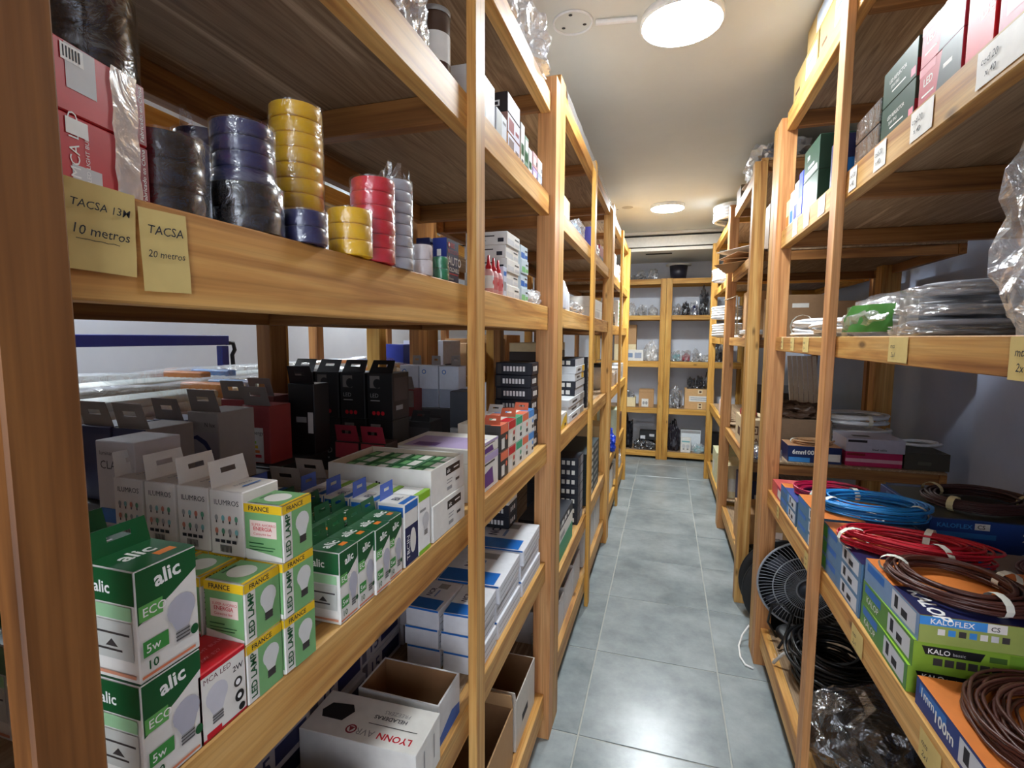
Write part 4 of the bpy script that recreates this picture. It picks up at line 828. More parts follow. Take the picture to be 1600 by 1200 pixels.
# ================================================================== THIRD RACK (y 4.13 - 5.9)
Z3 = [z1+.0006 for z0, z1 in LV3]
lbox('white_panel_box', 'tall white box on the upper shelf of the far rack', 'box', 4.25, 4.8, Z3[4], .22, flat(222, 222, 222), [('r', LGREY, '+x', .1, .1, .9, .2)], xf=-.46, d=.2)
bag('clear_bag', 'pale bag beyond the white box on the far rack', (.14, .4, .2), (-.52, 5.25, Z3[4]), CLOUDY, 61, content=CREAM)
for k in range(3): bag('parts_bag', 'dark parts bag on the far rack middle shelf, %s from the double post' % ORD[k], (.14, .2, .17), (-.52, 4.3+.2*k, Z3[3]), SMOKE, 62+k, content=[BLACK, flat(150, 110, 104), CHAR][k])
lbox('green_striped_box', 'white and green striped box on the middle shelf of the far rack', 'box', 5.1, 5.6, Z3[3], .26, OFFW, [('r', flat(50, 160, 100), '+x', .1, .08+.15*q, .9, .18+.15*q) for q in range(6)], xf=-.46, d=.2)
t = thing('white_bucket', 'white bucket with a black lid on the far rack', 'bucket', (-.58, 4.5, Z3[2]+.0)); obj('bucket_body', lathe([(.0001, 0), (.1, 0), (.12, .2), (.0001, .2)], 24), OFFW, t); obj('lid', lathe([(.124, .195), (.124, .22), (.0001, .222)], 24), BLACK, t)
for k in range(3): lbox('tray_carton', '%s tray carton on the waist-high shelf of the far rack' % ['first pale', 'middle pale', 'last pale'][k], 'box', 4.72+.38*k, 5.06+.38*k, Z3[2], .13+.02*k, [flat(190, 170, 150), OFFW, LGREY][k], [('r', OFFW, '+x', 0, .8, 1, 1), ('r', GREY, '+x', .2, .2, .5, .5)], xf=-.455, d=.26)
bag('blue_bag', 'bright blue plastic bag hanging out of the far rack', (.13, .2, .2), (-.48, 4.66, Z3[1]), flat(30, 70, 200, .3), 66, amp=.3)
lbox('kraft_box', 'cream box on the low shelf of the far rack beside the blue bag', 'box', 4.2, 4.5, Z3[1], .3, CREAM, [('r', LGREEN, '+x', .1, .1, .4, .5)], xf=-.46, d=.24)
lbox('green_box', 'small green and white box low on the far rack', 'box', 5.2, 5.5, Z3[1], .3, flat(206, 220, 196), [('r', flat(70, 170, 70), '+x', .1, .3, .9, .9)], xf=-.46, d=.2)
lbox('shade_box', 'dark brown carton low on the far rack beyond the slim post', 'box', 5.55, 5.85, Z3[1], .2, BROWN, xf=-.46, d=.2)
for k in range(3): open_carton('white_tub', 'white tub on the floor shelf of the far rack, %s from the double post' % ORD[k], (.25, .3, .22), (-.585, 4.35+.5*k, ZF), OFFW, GBIN, t=.006)
bag('grey_bag', 'grey white bag on the floor shelf at the very end of the far rack', (.15, .3, .25), (-.52, 5.72, ZF), CLOUDY, 67, content=LGREY)
bag('film_heap', 'clear film lying along the top of the far rack', (.2, .7, .1), (-.55, 4.6, 2.671), BAGC, 68)

# ================================================================== FAR WALL RACK
BZ = [z1+.0006 for z0, z1 in BV]
t = thing('black_bucket', 'black bucket with a white rim on top of the far wall rack', 'bucket', (.135, 7.28, BZ[4])); obj('bucket_body', lathe([(.0001, 0), (.098, 0), (.118, .19), (.11, .19), (.0001, .02)], 28), flat(40, 40, 52, .4), t); obj('rim', lathe([(.118, .186), (.165, .19), (.165, .208), (.11, .208)], 28), OFFW, t)
for k in range(4): bag('grey_bag', 'crumpled grey plastic bag on top of the far wall rack, %s from the wall side' % ORD[k], (.15, .2, [.11, .09, .12, .15][k]), (-.66+.155*k, 7.27, BZ[4]), BAGC if k % 2 else CLOUDY, 70+k, content=[LGREY, SILVER, CHAR, GREY][k], amp=.3)
for k in range(4): bag('parts_bag', 'flat bag of white parts on the second shelf of the far wall rack, %s across' % ORD[k], (.14, .25, [.14, .17, .15, .13][k]), (-.62+.145*k, 7.28, BZ[3]), CLOUDY, 75+k, content=[LGREY, OFFW, GREY, OFFW][k], amp=.3)
for k in range(5): bag('wire_bag', 'tangled bag of dark fittings on the second shelf beside the centre posts, %s across' % ORD[k], (.112, .2, [.15, .19, .18, .36, .3][k]), (.13+.115*k, 7.28+.02*(k % 2), BZ[3]), SMOKE if k % 2 else BAGC, 80+k, content=[CHAR, BLACK, NAVY, BLACK, DARK][k], amp=.38)
box('kraft_carton', 'tall brown carton standing at the back of the third shelf', 'box', (.30, .2, .5), (-.55, 7.4, BZ[2]), KRAFT, [('r', flat(160, 120, 84), '-y', .5, .05, .8, .15), ('r', CREAM, '-y', 0, .0, 1, .45)])
box('white_printed_box', 'white box with blue grey print on the third shelf', 'box', (.26, .12, .15), (-.42, 7.22, BZ[2]), OFFW, [('r', flat(120, 140, 170), '-y', .1, .3, .45, .7), ('r', flat(150, 160, 180), '-y', .55, .25, .9, .75)])
bag('clear_bag', 'upright clear bag of white cups beside the centre posts', (.2, .2, .27), (-.19, 7.26, BZ[2]), CLOUDY, 86, content=OFFW)
for k in range(4): bag('wire_bag', '%s loose bag of fittings on the third shelf of the bucket unit' % ['teal', 'red and grey', 'clear wire', 'pale'][k], (.125, .18, [.14, .15, .16, .09][k]), (.14+.13*k, 7.26, BZ[2]), BAGC, 88+k, content=[TEAL, flat(150, 60, 70), GREY, OFFW][k], amp=.35)
bag('fur_bag', 'large dark bag with shiny spots at the end of the third shelf', (.2, .25, .4), (.72, 7.27, BZ[2]), SMOKE, 93, content=BLACK, amp=.25)
open_carton('white_tray', 'low white tray of metal parts on the fourth shelf', (.24, .2, .13), (-.50, 7.25, BZ[1]), CREAM, CREAM)
bag('metal_parts', 'jumble of bright metal parts heaped in the white tray', (.2, .16, .16), (-.50, 7.25, BZ[1]+.06), SILVER, 94, amp=.4, cat='parts')
box('kraft_carton', 'brown carton with a white label on the fourth shelf', 'box', (.2, .2, .24), (-.235, 7.26, BZ[1]), KRAFT, [('r', OFFW, '-y', .2, .02, .65, .48), ('e', GREY, '-y', .33, .24, .08, .1), ('e', GREY, '-y', .52, .24, .08, .1), ('r', flat(150, 110, 70), '-y', 0, .86, 1, .88)])
bag('wire_bag', 'bag of shiny fittings on the fourth shelf beside the taped carton', (.17, .2, .28), (.16, 7.26, BZ[1]), BAGC, 95, content=CHAR, amp=.35)
box('kraft_carton', 'large brown carton with a white sticker and bags on top', 'box', (.37, .25, .27), (.455, 7.28, BZ[1]), flat(206, 164, 112), [('r', OFFW, '-y', .15, .38, .98, .66), ('r', flat(120, 130, 150), '-y', .2, .55, .9, .58), ('r', flat(120, 130, 150), '-y', .2, .46, .85, .49), ('r', CREAM, '-y', .45, .78, .6, .98), ('r', BROWN, '-y', .49, .82, .57, .92), ('r', CREAM, '-y', .45, .02, .6, .3), ('r', BROWN, '-y', .49, .06, .57, .14), ('r', BROWN, '-y', .49, .2, .57, .28)])
for k in range(3): bag('wire_bag', 'dark bag lying on the large stickered carton, %s across' % ORD[k], (.105, .2, [.15, .17, .2][k]), (.35+.11*k, 7.28, BZ[1]+.272), SMOKE, 97+k, content=DARK, amp=.4)
bag('black_bag', 'tall ragged black bag at the end of the lowest shelf', (.22, .25, .42), (-.52, 7.28, BZ[0]), flat(26, 26, 32, .3), 101, amp=.38)
bag('black_bag', 'flat black bag under the radio box on the lowest shelf', (.32, .25, .13), (-.23, 7.26, BZ[0]), SMOKE, 102, content=BLACK)
box('black_kit_box', 'black and white box on the flat black bag, lowest shelf', 'box', (.22, .16, .12), (-.2, 7.27, BZ[0]+.135), BLACK, [('r', LGREY, '-y', .05, .1, .35, .5), ('r', LGREY, '-y', .6, .4, .9, .7)])
bag('black_bag', 'upright shiny black sack beside the centre posts, lowest shelf', (.16, .18, .42), (.15, 7.26, BZ[0]), flat(40, 36, 44, .22), 103, amp=.2)
box('white_kit_box', 'white box with a grey top on the lowest shelf of the bucket unit', 'box', (.26, .16, .29), (.37, 7.34, BZ[0]), flat(216, 222, 226), [('r', GREY, '-y', .02, .85, .98, .98)])
box('white_kit_box', 'smaller white box with two bulb drawings on the lowest shelf', 'box', (.13, .08, .2), (.305, 7.19, BZ[0]), OFFW, [('r', TEAL, '-y', .1, .7, .9, .8)]+bulb('-y', .3, .35, .4, 1.5)+bulb('-y', .7, .35, .4, 1.5))
bag('grey_bag', 'small pale bag in front of the white boxes on the lowest shelf', (.18, .14, .12), (.48, 7.2, BZ[0]), CLOUDY, 104, content=TEAL)
box('black_kit_box', 'black box at the end of the lowest shelf', 'box', (.2, .25, .26), (.68, 7.32, BZ[0]), BLACK)

# ================================================================== CABLE RACK, shelf of boxed wire (z = .92)
ORANGE = flat(216, 124, 54, .5)
ZW = .9206
def wirebox(label, y0, y1, z, h, top, side, xf=.514, d=.27, near=None, extra=(), rz=0, group=None):
    it = [('r', side, '-x', 0, 0, 1, 1), ('r', flat(206, 210, 220), '-x', .55, .12, .95, .9), ('r', INK, '-x', .6, .3, .66, .8), ('r', INK, '-x', .72, .25, .82, .55), ('r', BLUE, '-x', .05, .55, .4, .9), ('r', top, 'zr', 0, 0, 1, 1), ('r', near or side, '-y', 0, 0, 1, 1)]
    return rbox('wire_box', label, 'box', y0, y1, z, h, flat(60, 70, 90), it+list(extra), xf=xf, d=d, rz=rz, group=group)
SAL = flat(214, 96, 92)
rbox('wire_box', 'salmon and magenta wire box against the end post', 'box', 2.46, 2.66, ZW, .062, MAG, [('r', SAL, 'zr', 0, 0, 1, 1), ('r', SAL, '-x', 0, .0, .55, 1), ('r', OFFW, '-x', .6, .2, .95, .8), ('r', flat(200, 60, 80), '-y', 0, .5, 1, 1)], d=.26)
for z in range(2): wirebox(['lower dark blue wire box beside the salmon one', 'dark blue wire box carrying the magenta cable coil'][z], 2.17, 2.45, ZW+.05*z, .0495, flat(44, 66, 140), flat(70, 110, 150), extra=[('r', ORANGE, 'zr', .0, 0, .25, .3), ('r', LBLUE, '-x', .45, .2, .55, .9)])
for z in range(3): wirebox('orange-topped blue wire box under the light blue coil, %s of three' % ['bottom', 'middle', 'top'][z], 1.86+.005*z, 2.15, ZW+.047*z, .0465, ORANGE, flat(74, 120, 160), extra=[('r', NAVY, 'zr', .5, .5, 1, 1), ('t', WHITE, 'zr', 'KALOP', .55, .65, .1, 0, .03), ('r', flat(40, 80, 170), '-y', 0, 0, 1, .5)])
for z in range(3): wirebox('orange-topped wire box under the red cable bundle, %s of three' % ['bottom', 'middle', 'top'][z], 1.49, 1.82, ZW+.05*z, .0495, ORANGE, flat(90, 130, 170), extra=[('t', OFFW, 'zr', 'K', .2, .3, .2), ('r', NAVY, 'zr', .6, .0, 1, 1), ('r', flat(70, 150, 50), '-x', .0, .1, .12, .9)])
OLV = flat(150, 164, 84); GRL = flat(128, 164, 46)
def greenface(z):
    if z < 2:
        return [('r', GRL, '-y', 0, .05, 1, .95), ('r', flat(108, 148, 38), '-y', .45, .05, 1, .95), ('p', BLACK, '-y', [(.04, .86), (.34, .86), (.32, .55), (.06, .55)]), ('t', WHITE, '-y', 'KALO', .07, .6, .19, 0, .02), ('t', LGREY, '-y', 'bassic', .19, .62, .12), ('r', flat(60, 90, 30), '-y', .36, .6, .44, .8)]+[('r', CHAR, '-y', .10+.055*q, .18, .145+.055*q, .45) for q in range(7)]+[('t', flat(40, 80, 20), '-y', 'KALOP', .82, .5, .2, 0, .02)]
    return [('r', OLV, '-y', 0, 0, 1, 1), ('r', LBLUE, '-y', 0, .66, .32, .98), ('t', WHITE, '-y', 'KALOFLEX', .05, .72, .2, 0, .02), ('r', OFFW, '-y', .32, .66, .41, .98), ('t', CHAR, '-y', 'CS', .335, .72, .17, 0, .02)]+[('r', [OFFW, LBLUE, CHAR, LBLUE, OFFW, LGREY, CHAR][q], '-y', .09+.05*q, .34, .125+.05*q, .56) for q in range(7)]+[('t', OFFW, '-y', 'KALOP', .82, .5, .26, 0, .03), ('t', OFFW, '-y', '1.5', .84, .16, .24), ('r', OFFW, '-y', .6, .4, .72, .46), ('r', OFFW, '-y', .6, .25, .74, .31)]
for z in range(3):
    wirebox(['green wire box at the bottom of the green stack', 'green wire box in the middle of the green stack', 'olive and orange wire box under the brown coil, top of the green stack'][z], 1.195, 1.475, ZW+.059*z, .0585, [LIME, LIME, ORANGE][z], [flat(80, 140, 70), flat(90, 140, 60), flat(120, 150, 190)][z], d=.36, xf=.512+.003*z, rz=.02*(z-1), near=GRL, extra=greenface(z)+([('r', NAVY, 'zr', .55, 0, 1, .6), ('t', WHITE, 'zr', 'KALOP', .60, .06, .085, 0, .04)] if z == 2 else [('t', WHITE, '-x', 'KALOP', .1, .2, .3)]))
wirebox('single orange-topped navy wire box nearest the viewer', .88, 1.17, ZW, .058, ORANGE, flat(30, 56, 130), d=.36, extra=[('t', WHITE, '-x', '1mm', .06, .5, .35, 0, .02), ('t', WHITE, '-x', '100m', .25, .3, .4, 0, .03), ('r', NAVY, 'zn', .62, .1, .75, .5), ('r', flat(50, 80, 140), 'zn', .3, 0, .6, .25)])
wirebox('navy wire box just outside the near end of the cable shelf', .55, .86, ZW, .058, ORANGE, NAVY, d=.36)
MCAB = flat(176, 24, 70, .35); BCAB = flat(40, 140, 214, .35); RCAB = flat(190, 28, 46, .35); BRC = flat(78, 42, 34, .4); DBR = flat(64, 36, 34, .45); BKC = flat(20, 20, 22, .35); WHC = flat(222, 226, 232, .4)
coil('cable_coil', 'magenta cable coil with white ties on the dark blue boxes', (.665, 2.30, ZW+.101), .10, .004, 14, .03, MCAB, 1, sx=1.15, ties=2)
coil('cable_coil', 'light blue cable coil with white ties', (.70, 1.985, ZW+.1415), .11, .0034, 22, .045, BCAB, 2, sx=1.2, ties=3, wob=.1)
coil('cable_coil', 'red cable bundle with a white band lying on the orange boxes', (.66, 1.60, ZW+.151), .085, .0032, 24, .05, RCAB, 3, sx=1.6, sy=.8, rz=-.15, ties=3, wob=.14, spread=.35)
coil('cable_coil', 'brown cable coil with white tags on the olive box', (.645, 1.335, ZW+.178), .10, .0036, 17, .035, BRC, 4, sx=1.15, rz=-.2, ties=3, spread=.2)
coil('cable_coil', 'loose brown wire spread over the nearest orange box', (.70, 1.025, ZW+.0585), .12, .0031, 24, .035, BRC, 5, sx=1.2, ties=0, spread=.34, wob=.12)
DBL = flat(26, 70, 140, .4)
for z in range(2):
    rbox('wire_box', ['plain blue wire box under the lettered one at the back', 'deep blue wire box with white lettering at the back of the shelf'][z], 'box', 2.0, 2.42, ZW+.07*z, .0695, DBL, [('r', flat(20, 60, 130), '-y', 0, 0, 1, 1), ('t', LBLUE, '-y', 'KALOFLEX', .04, .6, .22, 0, .03), ('r', OFFW, '-y', .27, .58, .36, .9), ('t', CHAR, '-y', 'CS', .285, .64, .2, 0, .02), ('t', OFFW, '-y', '2.5', .55, .2, .42, 0, .02), ('t', OFFW, '-y', '100', .74, .2, .36), ('r', flat(40, 110, 180), '-y', .04, .15, .4, .4), ('t', OFFW, '-x', 'TABLET', .45, .5, .22), ('r', flat(110, 150, 200), '-x', .15, .6, .4, .85), ('r', flat(60, 60, 50), 'zr', .03, .03, .97, .97)], xf=.88, d=.46, rz=-.0)
coil('cable_coil', 'dark brown cable coil with pale tags on the deep blue box', (1.10, 2.2, ZW+.14), .125, .004, 16, .04, DBR, 6, sx=1.2, ties=3, tiem=flat(206, 196, 150))
for z in range(2): wirebox('grey wire box under the dark red coil at the back, %s of two' % ['lower', 'upper'][z], 1.42, 1.80, ZW+.055*z, .0545, flat(120, 100, 84), flat(90, 96, 104), xf=.89, d=.36)
coil('cable_coil', 'dark red brown cable coil beside the red bundle', (1.05, 1.60, ZW+.11), .115, .005, 10, .035, flat(84, 34, 36, .4), 7, sx=1.2, ties=1)
coil('cable_coil', 'large coil of brown cable wrapped in film at the back of the shelf', (1.27, 2.55, ZW), .10, .006, 22, .09, flat(92, 58, 50, .5), 8, sx=1.35, sy=.85, ties=0, spread=.4)
rbox('wire_box', 'brown box at the back beside the wrapped coil', 'box', 2.44, 2.62, ZW, .1, flat(80, 50, 44), xf=1.47, d=.08)
wirebox('tan wire box behind the magenta coil', 2.46, 2.62, ZW, .05, flat(170, 106, 60), CHAR, xf=.80, d=.22)
coil('cable_coil', 'grey cable lying loose behind the magenta coil', (.91, 2.50, ZW+.0505), .05, .005, 3, .012, flat(120, 126, 136), 9, sx=1.4, ties=0)
for k in range(3): wirebox('spare wire box deep on the shelf behind the green stack, %s layer' % ORD[k], 1.0, 1.35, ZW+.06*k, .0595, flat(120, 90, 70), flat(80, 84, 92), xf=.92, d=.36)
# lowest shelf of the cable rack
t = thing('desk_fan', 'grey round fan with a wire grille standing on the bottom shelf', 'fan', (.68, 2.62, ZF), 0)
FGR = flat(150, 156, 164, .35); cz = .285; R = .212
obj('hub_cap', lathe([(.0001, .016), (.03, .015), (.044, .008), (.046, 0), (.0001, -.002)], 32), flat(40, 46, 58, .4), t, (0, -.052, cz), (PI/2, 0, 0))
for k, rr in enumerate([.052, .1, .15, R]): obj('grille_ring', mesh('ring', *tube([(rr*math.cos(a*PI/32), 0, rr*math.sin(a*PI/32)) for a in range(64)], .0028 if k < 3 else .0055, 6, True), True), FGR, t, (0, [-.054, -.048, -.036, -.004][k], cz))
sp = []
for k in range(72):
    a = 2*PI*k/72; sp.append(tube([(rr*math.cos(a+.06*q), [-.054, -.05, -.044, -.034, -.02, -.004][q], rr*math.sin(a+.06*q)) for q, rr in enumerate([.046, .085, .12, .155, .188, R])], .0013, 4))
g = obj('grille_wire', mesh('spokes', *join(sp)), FGR, t, (0, 0, cz)); g['kind'] = 'stuff'
for k in range(5):
    a = 2*PI*k/5; v = []
    for i in range(7):
        q = .04+.155*i/6; wdt = .62*(1-abs(i/6-.6)*.7)
        for s in (-1, 1): v.append((q*math.cos(a+s*wdt*.55), .018*s, q*math.sin(a+s*wdt*.55)))
    obj('blade', mesh('blade', v, [(2*i, 2*i+1, 2*i+3, 2*i+2) for i in range(6)], True), flat(70, 76, 88, .4), t, (0, -.012, cz))
obj('motor_housing', lathe([(.0001, -.10), (.05, -.095), (.065, -.06), (.065, -.02), (.03, 0), (.0001, 0)], 28), flat(34, 36, 42, .4), t, (0, .005, cz), (PI/2, 0, 0))
obj('fan_back', lathe([(.066, -.07), (.12, -.06), (.18, -.035), (R, -.004)], 40), flat(24, 26, 30, .5), t, (0, .002, cz), (PI/2, 0, 0))
obj('stand', boxmesh(.05, .05, .14, .006), flat(40, 42, 48), t, (0, .05, .02)); obj('base', lathe([(.0001, 0), (.105, 0), (.11, .006), (.09, .02), (.03, .026), (.0001, .026)], 32), flat(40, 42, 48), t, (0, .035, 0))
pts = [(-.12, -.03, .02), (-.165, -.05, .1), (-.155, -.07, .2), (-.11, -.08, .215), (-.07, -.085, .17), (-.10, -.09, .05), (-.13, -.12, .015)]
obj('power_cord', mesh('cord', *tube(pts, .006, 7), True), BLACK, t)
t = thing('cable_reel', 'big black round reel standing on edge between two racks', 'reel', (.71, 3.06, 0), 0)
obj('flange', lathe([(.0001, 0), (.25, 0), (.255, .004), (.255, .012), (.25, .016), (.0001, .016)], 48), BLACK, t, (0, -.07, .256), (PI/2, 0, 0)); obj('flange', lathe([(.0001, 0), (.25, 0), (.255, .004), (.255, .012), (.25, .016), (.0001, .016)], 48), BLACK, t, (0, .07, .256), (PI/2, 0, 0)); obj('drum', lathe([(.14, 0), (.14, .13)], 32), BKC, t, (0, .068, .256), (PI/2, 0, 0))
coil('black_cable_coil', 'thick black cable coil tied with frayed string below the fan', (.72, 2.30, ZF), .14, .007, 34, .18, BKC, 11, ties=0, spread=.42, sx=1.0)
t = thing('frayed_string', 'frayed white string trailing off the black coil over the rack edge', 'string', (.52, 2.36, ZF)); obj('string', mesh('string', *tube([(-.012, .02, .012), (.02, .0, .075), (.06, -.03, .115), (.12, -.06, .13)], [.007, .006, .006, .004], 7), True), flat(206, 206, 204, .9), t)
fz = []
for k in range(26): q = k/25; b0 = Vector((-.012+.13*q, .02-.08*q, .018+.115*q**.6)); fz.append(tube([tuple(b0), tuple(b0+Vector((rnd.uniform(-.014, .014), rnd.uniform(-.016, .016), rnd.uniform(.004, .018))))], .0007, 3))
g = obj('fringe', mesh('fringe', *join(fz)), WHITE, t); g['kind'] = 'stuff'
t = coil('black_cable_coil', 'film-wrapped black cable coil in the middle of the bottom shelf', (.74, 1.88, ZF), .13, .008, 30, .15, BKC, 12, ties=0, spread=.42)
obj('wrap_film', bagmesh(.46, .42, .26, 12, .1), SMOKE, t, (0, 0, 0))
t = coil('black_cable_coil', 'film-wrapped black cable coil nearest the viewer on the bottom shelf', (.78, 1.40, ZF), .14, .009, 30, .16, BKC, 13, ties=0, spread=.42)
obj('wrap_film', bagmesh(.48, .44, .27, 13, .1), SMOKE, t, (0, 0, 0))
coil('black_cable_coil', 'thick black coil deep on the bottom shelf behind the wrapped ones', (1.22, 1.9, ZF), .17, .011, 24, .25, BKC, 14, ties=0)
coil('black_cable_coil', 'thick black coil deep on the bottom shelf behind the tied coil', (1.2, 2.38, ZF), .16, .011, 24, .25, BKC, 15, ties=0)
tag(obj('floor_cord', mesh('cord', *tube([(.49, 2.90, .09), (.455, 2.88, .04), (.43, 2.82, .008), (.425, 2.72, .006), (.44, 2.66, .006), (.475, 2.64, .006)], .005, 8), True), WHITE), 'thin white cord looping onto the tiles at a rack post', 'cord')

# middle shelf (z = 1.67)
ZN = 1.6706
for k, (y, l) in enumerate([(2.51, 5), (2.23, 4), (1.99, 4)]):
    coil('cable_coil', 'flat coil of white cable at the beam edge, %s from the end post' % ORD[k], (.68, y, ZN), .11, .0055, 18, [.085, .065, .06][k], WHC, 20+k, sx=1.0, sy=[.95, .9, .75][k], ties=1, spread=.3, group='flat coils of white cable')
t = coil('cable_coil', 'white cable coil in clear wrap with a green label', (.67, 1.715, ZN), .095, .007, 12, .085, WHC, 24, sx=1.0, sy=1.3, ties=0, spread=.3)
obj('wrap_film', bagmesh(.32, .34, .135, 24, .08), CLOUDY, t)
def patch(root, rad, a0, a1, z0, z1, m, name, sy=1.0):
    v, f = [], []
    for i in range(9):
        a = a0+(a1-a0)*i/8
        for z in (z0, (z0+z1)/2, z1): rr = rad*(1+.04*math.sin(i*2+z*90))*(1 if z < z1 else .93); v.append((rr*math.cos(a), rr*math.sin(a)*sy, z))
    for i in range(8):
        for j in range(2): f.append((i*3+j, i*3+3+j, i*3+4+j, i*3+1+j))
    obj(name, mesh(name, v, f, True), m, root)
patch(t, .158, PI*.86, PI*1.28, .012, .088, flat(62, 128, 54, .35), 'green_label', 1.25); patch(t, .157, PI*1.30, PI*1.38, .004, .095, OFFW, 'white_label', 1.25)
for k in range(3):
    t = coil('cable_coil', 'grey cable coil in clear film between the green label and the big bag, %s' % ['bottom', 'middle', 'top'][k], (.69+.01*k, 1.40, ZN+.043*k), .115, .0065, 8, .024, flat(130, 132, 142), 30+k, sx=1.1, sy=.9, ties=0, spread=.3)
    obj('wrap_film', bagmesh(.35, .29, .042, 30+k, .08), CLEAR, t)
tag(obj('black_stick', mesh('rod', *tube([(0, 0, 0), (.03, .0, .16)], .008, 8)), BLACK, None, (.88, 1.72, ZN)), 'short black rod sticking up behind the green-labelled coil', 'rod')
bag('clear_bag', 'big clear bag bulging at the near end of the middle shelf', (.40, .34, .46), (.75, 1.06, ZN), BAGC, 35, content=flat(120, 122, 130), amp=.2)
bag('clear_bag', 'clear bag deeper on the middle shelf beside the bulging one', (.34, .40, .30), (1.14, 1.2, ZN), BAGC, 36, content=flat(90, 92, 100))
# upper shelf (z = 2.165)
ZU = 2.1656
for k in range(4): rbox('lamp_carton', '%s upright carton beside the end post on the upper shelf' % ['cream', 'white', 'blue and white', 'royal blue'][k], 'box', 2.62-.075*k, 2.685-.075*k, ZU, .13+.02*k, [CREAM, OFFW, flat(206, 214, 236), flat(36, 60, 190)][k], [('r', [ORANGE, LBLUE, flat(40, 60, 190), WHITE][k], '-x', .1, .1, .9, .45), ('r', [GREY, GREY, OFFW, LBLUE][k], '-y', .2, .3, .8, .7)], d=.16)
gitem = lambda w: [('t', WHITE, '-y', '300', .3, .6, .2, 0, .03), ('t', WHITE, '-x', '300', .2, .6, .16), ('e', OFFW, '-y', .6, .3, .35, .22), ('r', OFFW, '-x', .1, .06, .9, .24), ('r', LGREY, '-x', .3, .32, .7, .4)]
for z in range(2): rbox('reflector_box', 'dark green box with a white oval on the upper shelf, %s of two' % ['lower', 'upper'][z], 'box', 2.17, 2.385, ZU+.125*z, .124, DGREEN, gitem(0), d=.2)
rbox('navy_carton', 'navy carton just behind the slim reddish post', 'box', 1.90, 2.02, ZU, .15, NAVY, [('r', BLUE, '-y', .1, .2, .9, .5)], d=.18)
for z in range(2):
    o = rbox('wrapped_carton', 'black carton in glossy film beside the slim reddish post, %s of two' % ['lower', 'upper'][z], 'box', 1.60, 1.775, ZU+.065*z, .064, BLACK, [('r', CHAR, '-x', .1, .2, .9, .7), ('r', GREY, '-x', .2, .3, .5, .4)], d=.17)
    obj('wrap_film', boxmesh(.174, .177, .0645, .004), film('box', body=.05, gloss=.45, scale=26), o, (0, 0, .0))
ditem = [('r', PINK, '-x', .85, .1, .97, .3), ('t', OFFW, '-x', 'LED REFLECTOR', .2, .55, .11, 0, .01), ('t', OFFW, '-x', '30W IP65', .25, .38, .1), ('r', OFFW, '-x', .3, .25, .7, .29), ('r', DRED, '-y', 0, .0, 1, .45), ('e', WHITE, '-y', .75, .6, .05, .05), ('e', WHITE, '-y', .75, .45, .05, .05), ('e', WHITE, '-y', .75, .3, .05, .05)]
for z in range(2): rbox('reflector_box', 'dark green box with red end and white lettering, %s of two' % ['lower', 'upper'][z], 'box', 1.40, 1.59, ZU+.088*z, .087, DGREEN, ditem+([('r', flat(226, 180, 176), '-y', .1, .1, .9, .9)] if z == 0 else []), d=.2)
for z in range(2): rbox('red_lamp_carton', 'red carton with a black half beside the dark green boxes, %s of two' % ['lower', 'upper'][z], 'box', 1.21, 1.385, ZU+.088*z, .087, flat(170, 40, 56), [('p', BLACK, '-x', [(.45, .0), (1, 0), (1, 1), (.55, 1)]), ('t', OFFW, '-x', 'LED', .12, .5, .2, 0, .02), ('r', OFFW, '-x', .1, .25, .4, .3), ('r', flat(200, 110, 120), '-x', 0, .8, .4, 1), ('r', OFFW, '-x', .6, .5, .8, .6)], d=.2)
rbox('red_lamp_carton', 'plain bright red upright carton with white letters', 'box', 1.11, 1.20, ZU, .2, flat(200, 16, 28), [('t', WHITE, '-x', 'De', .5, .32, .12, 0, .03), ('t', WHITE, '-y', 'De', .3, .32, .12, 0, .03)], d=.2)
for z in range(2): rbox('pink_carton', 'dusty pink carton at the near end of the upper shelf, %s of two' % ['lower', 'upper'][z], 'box', .9, 1.10, ZU+.09*z, .089, flat(186, 84, 100), [('r', flat(214, 140, 150), '-x', .1, .3, .8, .6)], d=.2)
v = [(0, -.02, 0), (0, .62, 0), (-.003, .62, .035), (-.003, -.02, .035)]
# top of the cable rack
ZQ = 2.7006
for k in range(2):
    rbox('top_carton', ['cream carton with a white label on top of the rack, at the end post', 'cream carton with a blue white label on top of the rack, next to the first'][k], 'box', 2.28-.36*k, 2.66-.38*k if k == 0 else 2.26, ZQ, .13, BEIGE, [('r', flat(200, 214, 232), '-x', .55, .2, .95, .85), ('r', LBLUE, '-x', .6, .55, .9, .6), ('r', BROWN, '-x', .1, .3, .3, .4), ('r', CHAR, '-y', .1, .2, .2, .5)], d=.3, rz=0)
rbox('top_carton', 'cream carton on top of the rack lying upon the other two', 'box', 2.0, 2.45, ZQ+.131, .085, BEIGE, [('r', flat(200, 214, 232), '-x', .3, .1, .8, .9), ('r', flat(160, 130, 80), '-y', 0, .45, 1, .55)], d=.28)

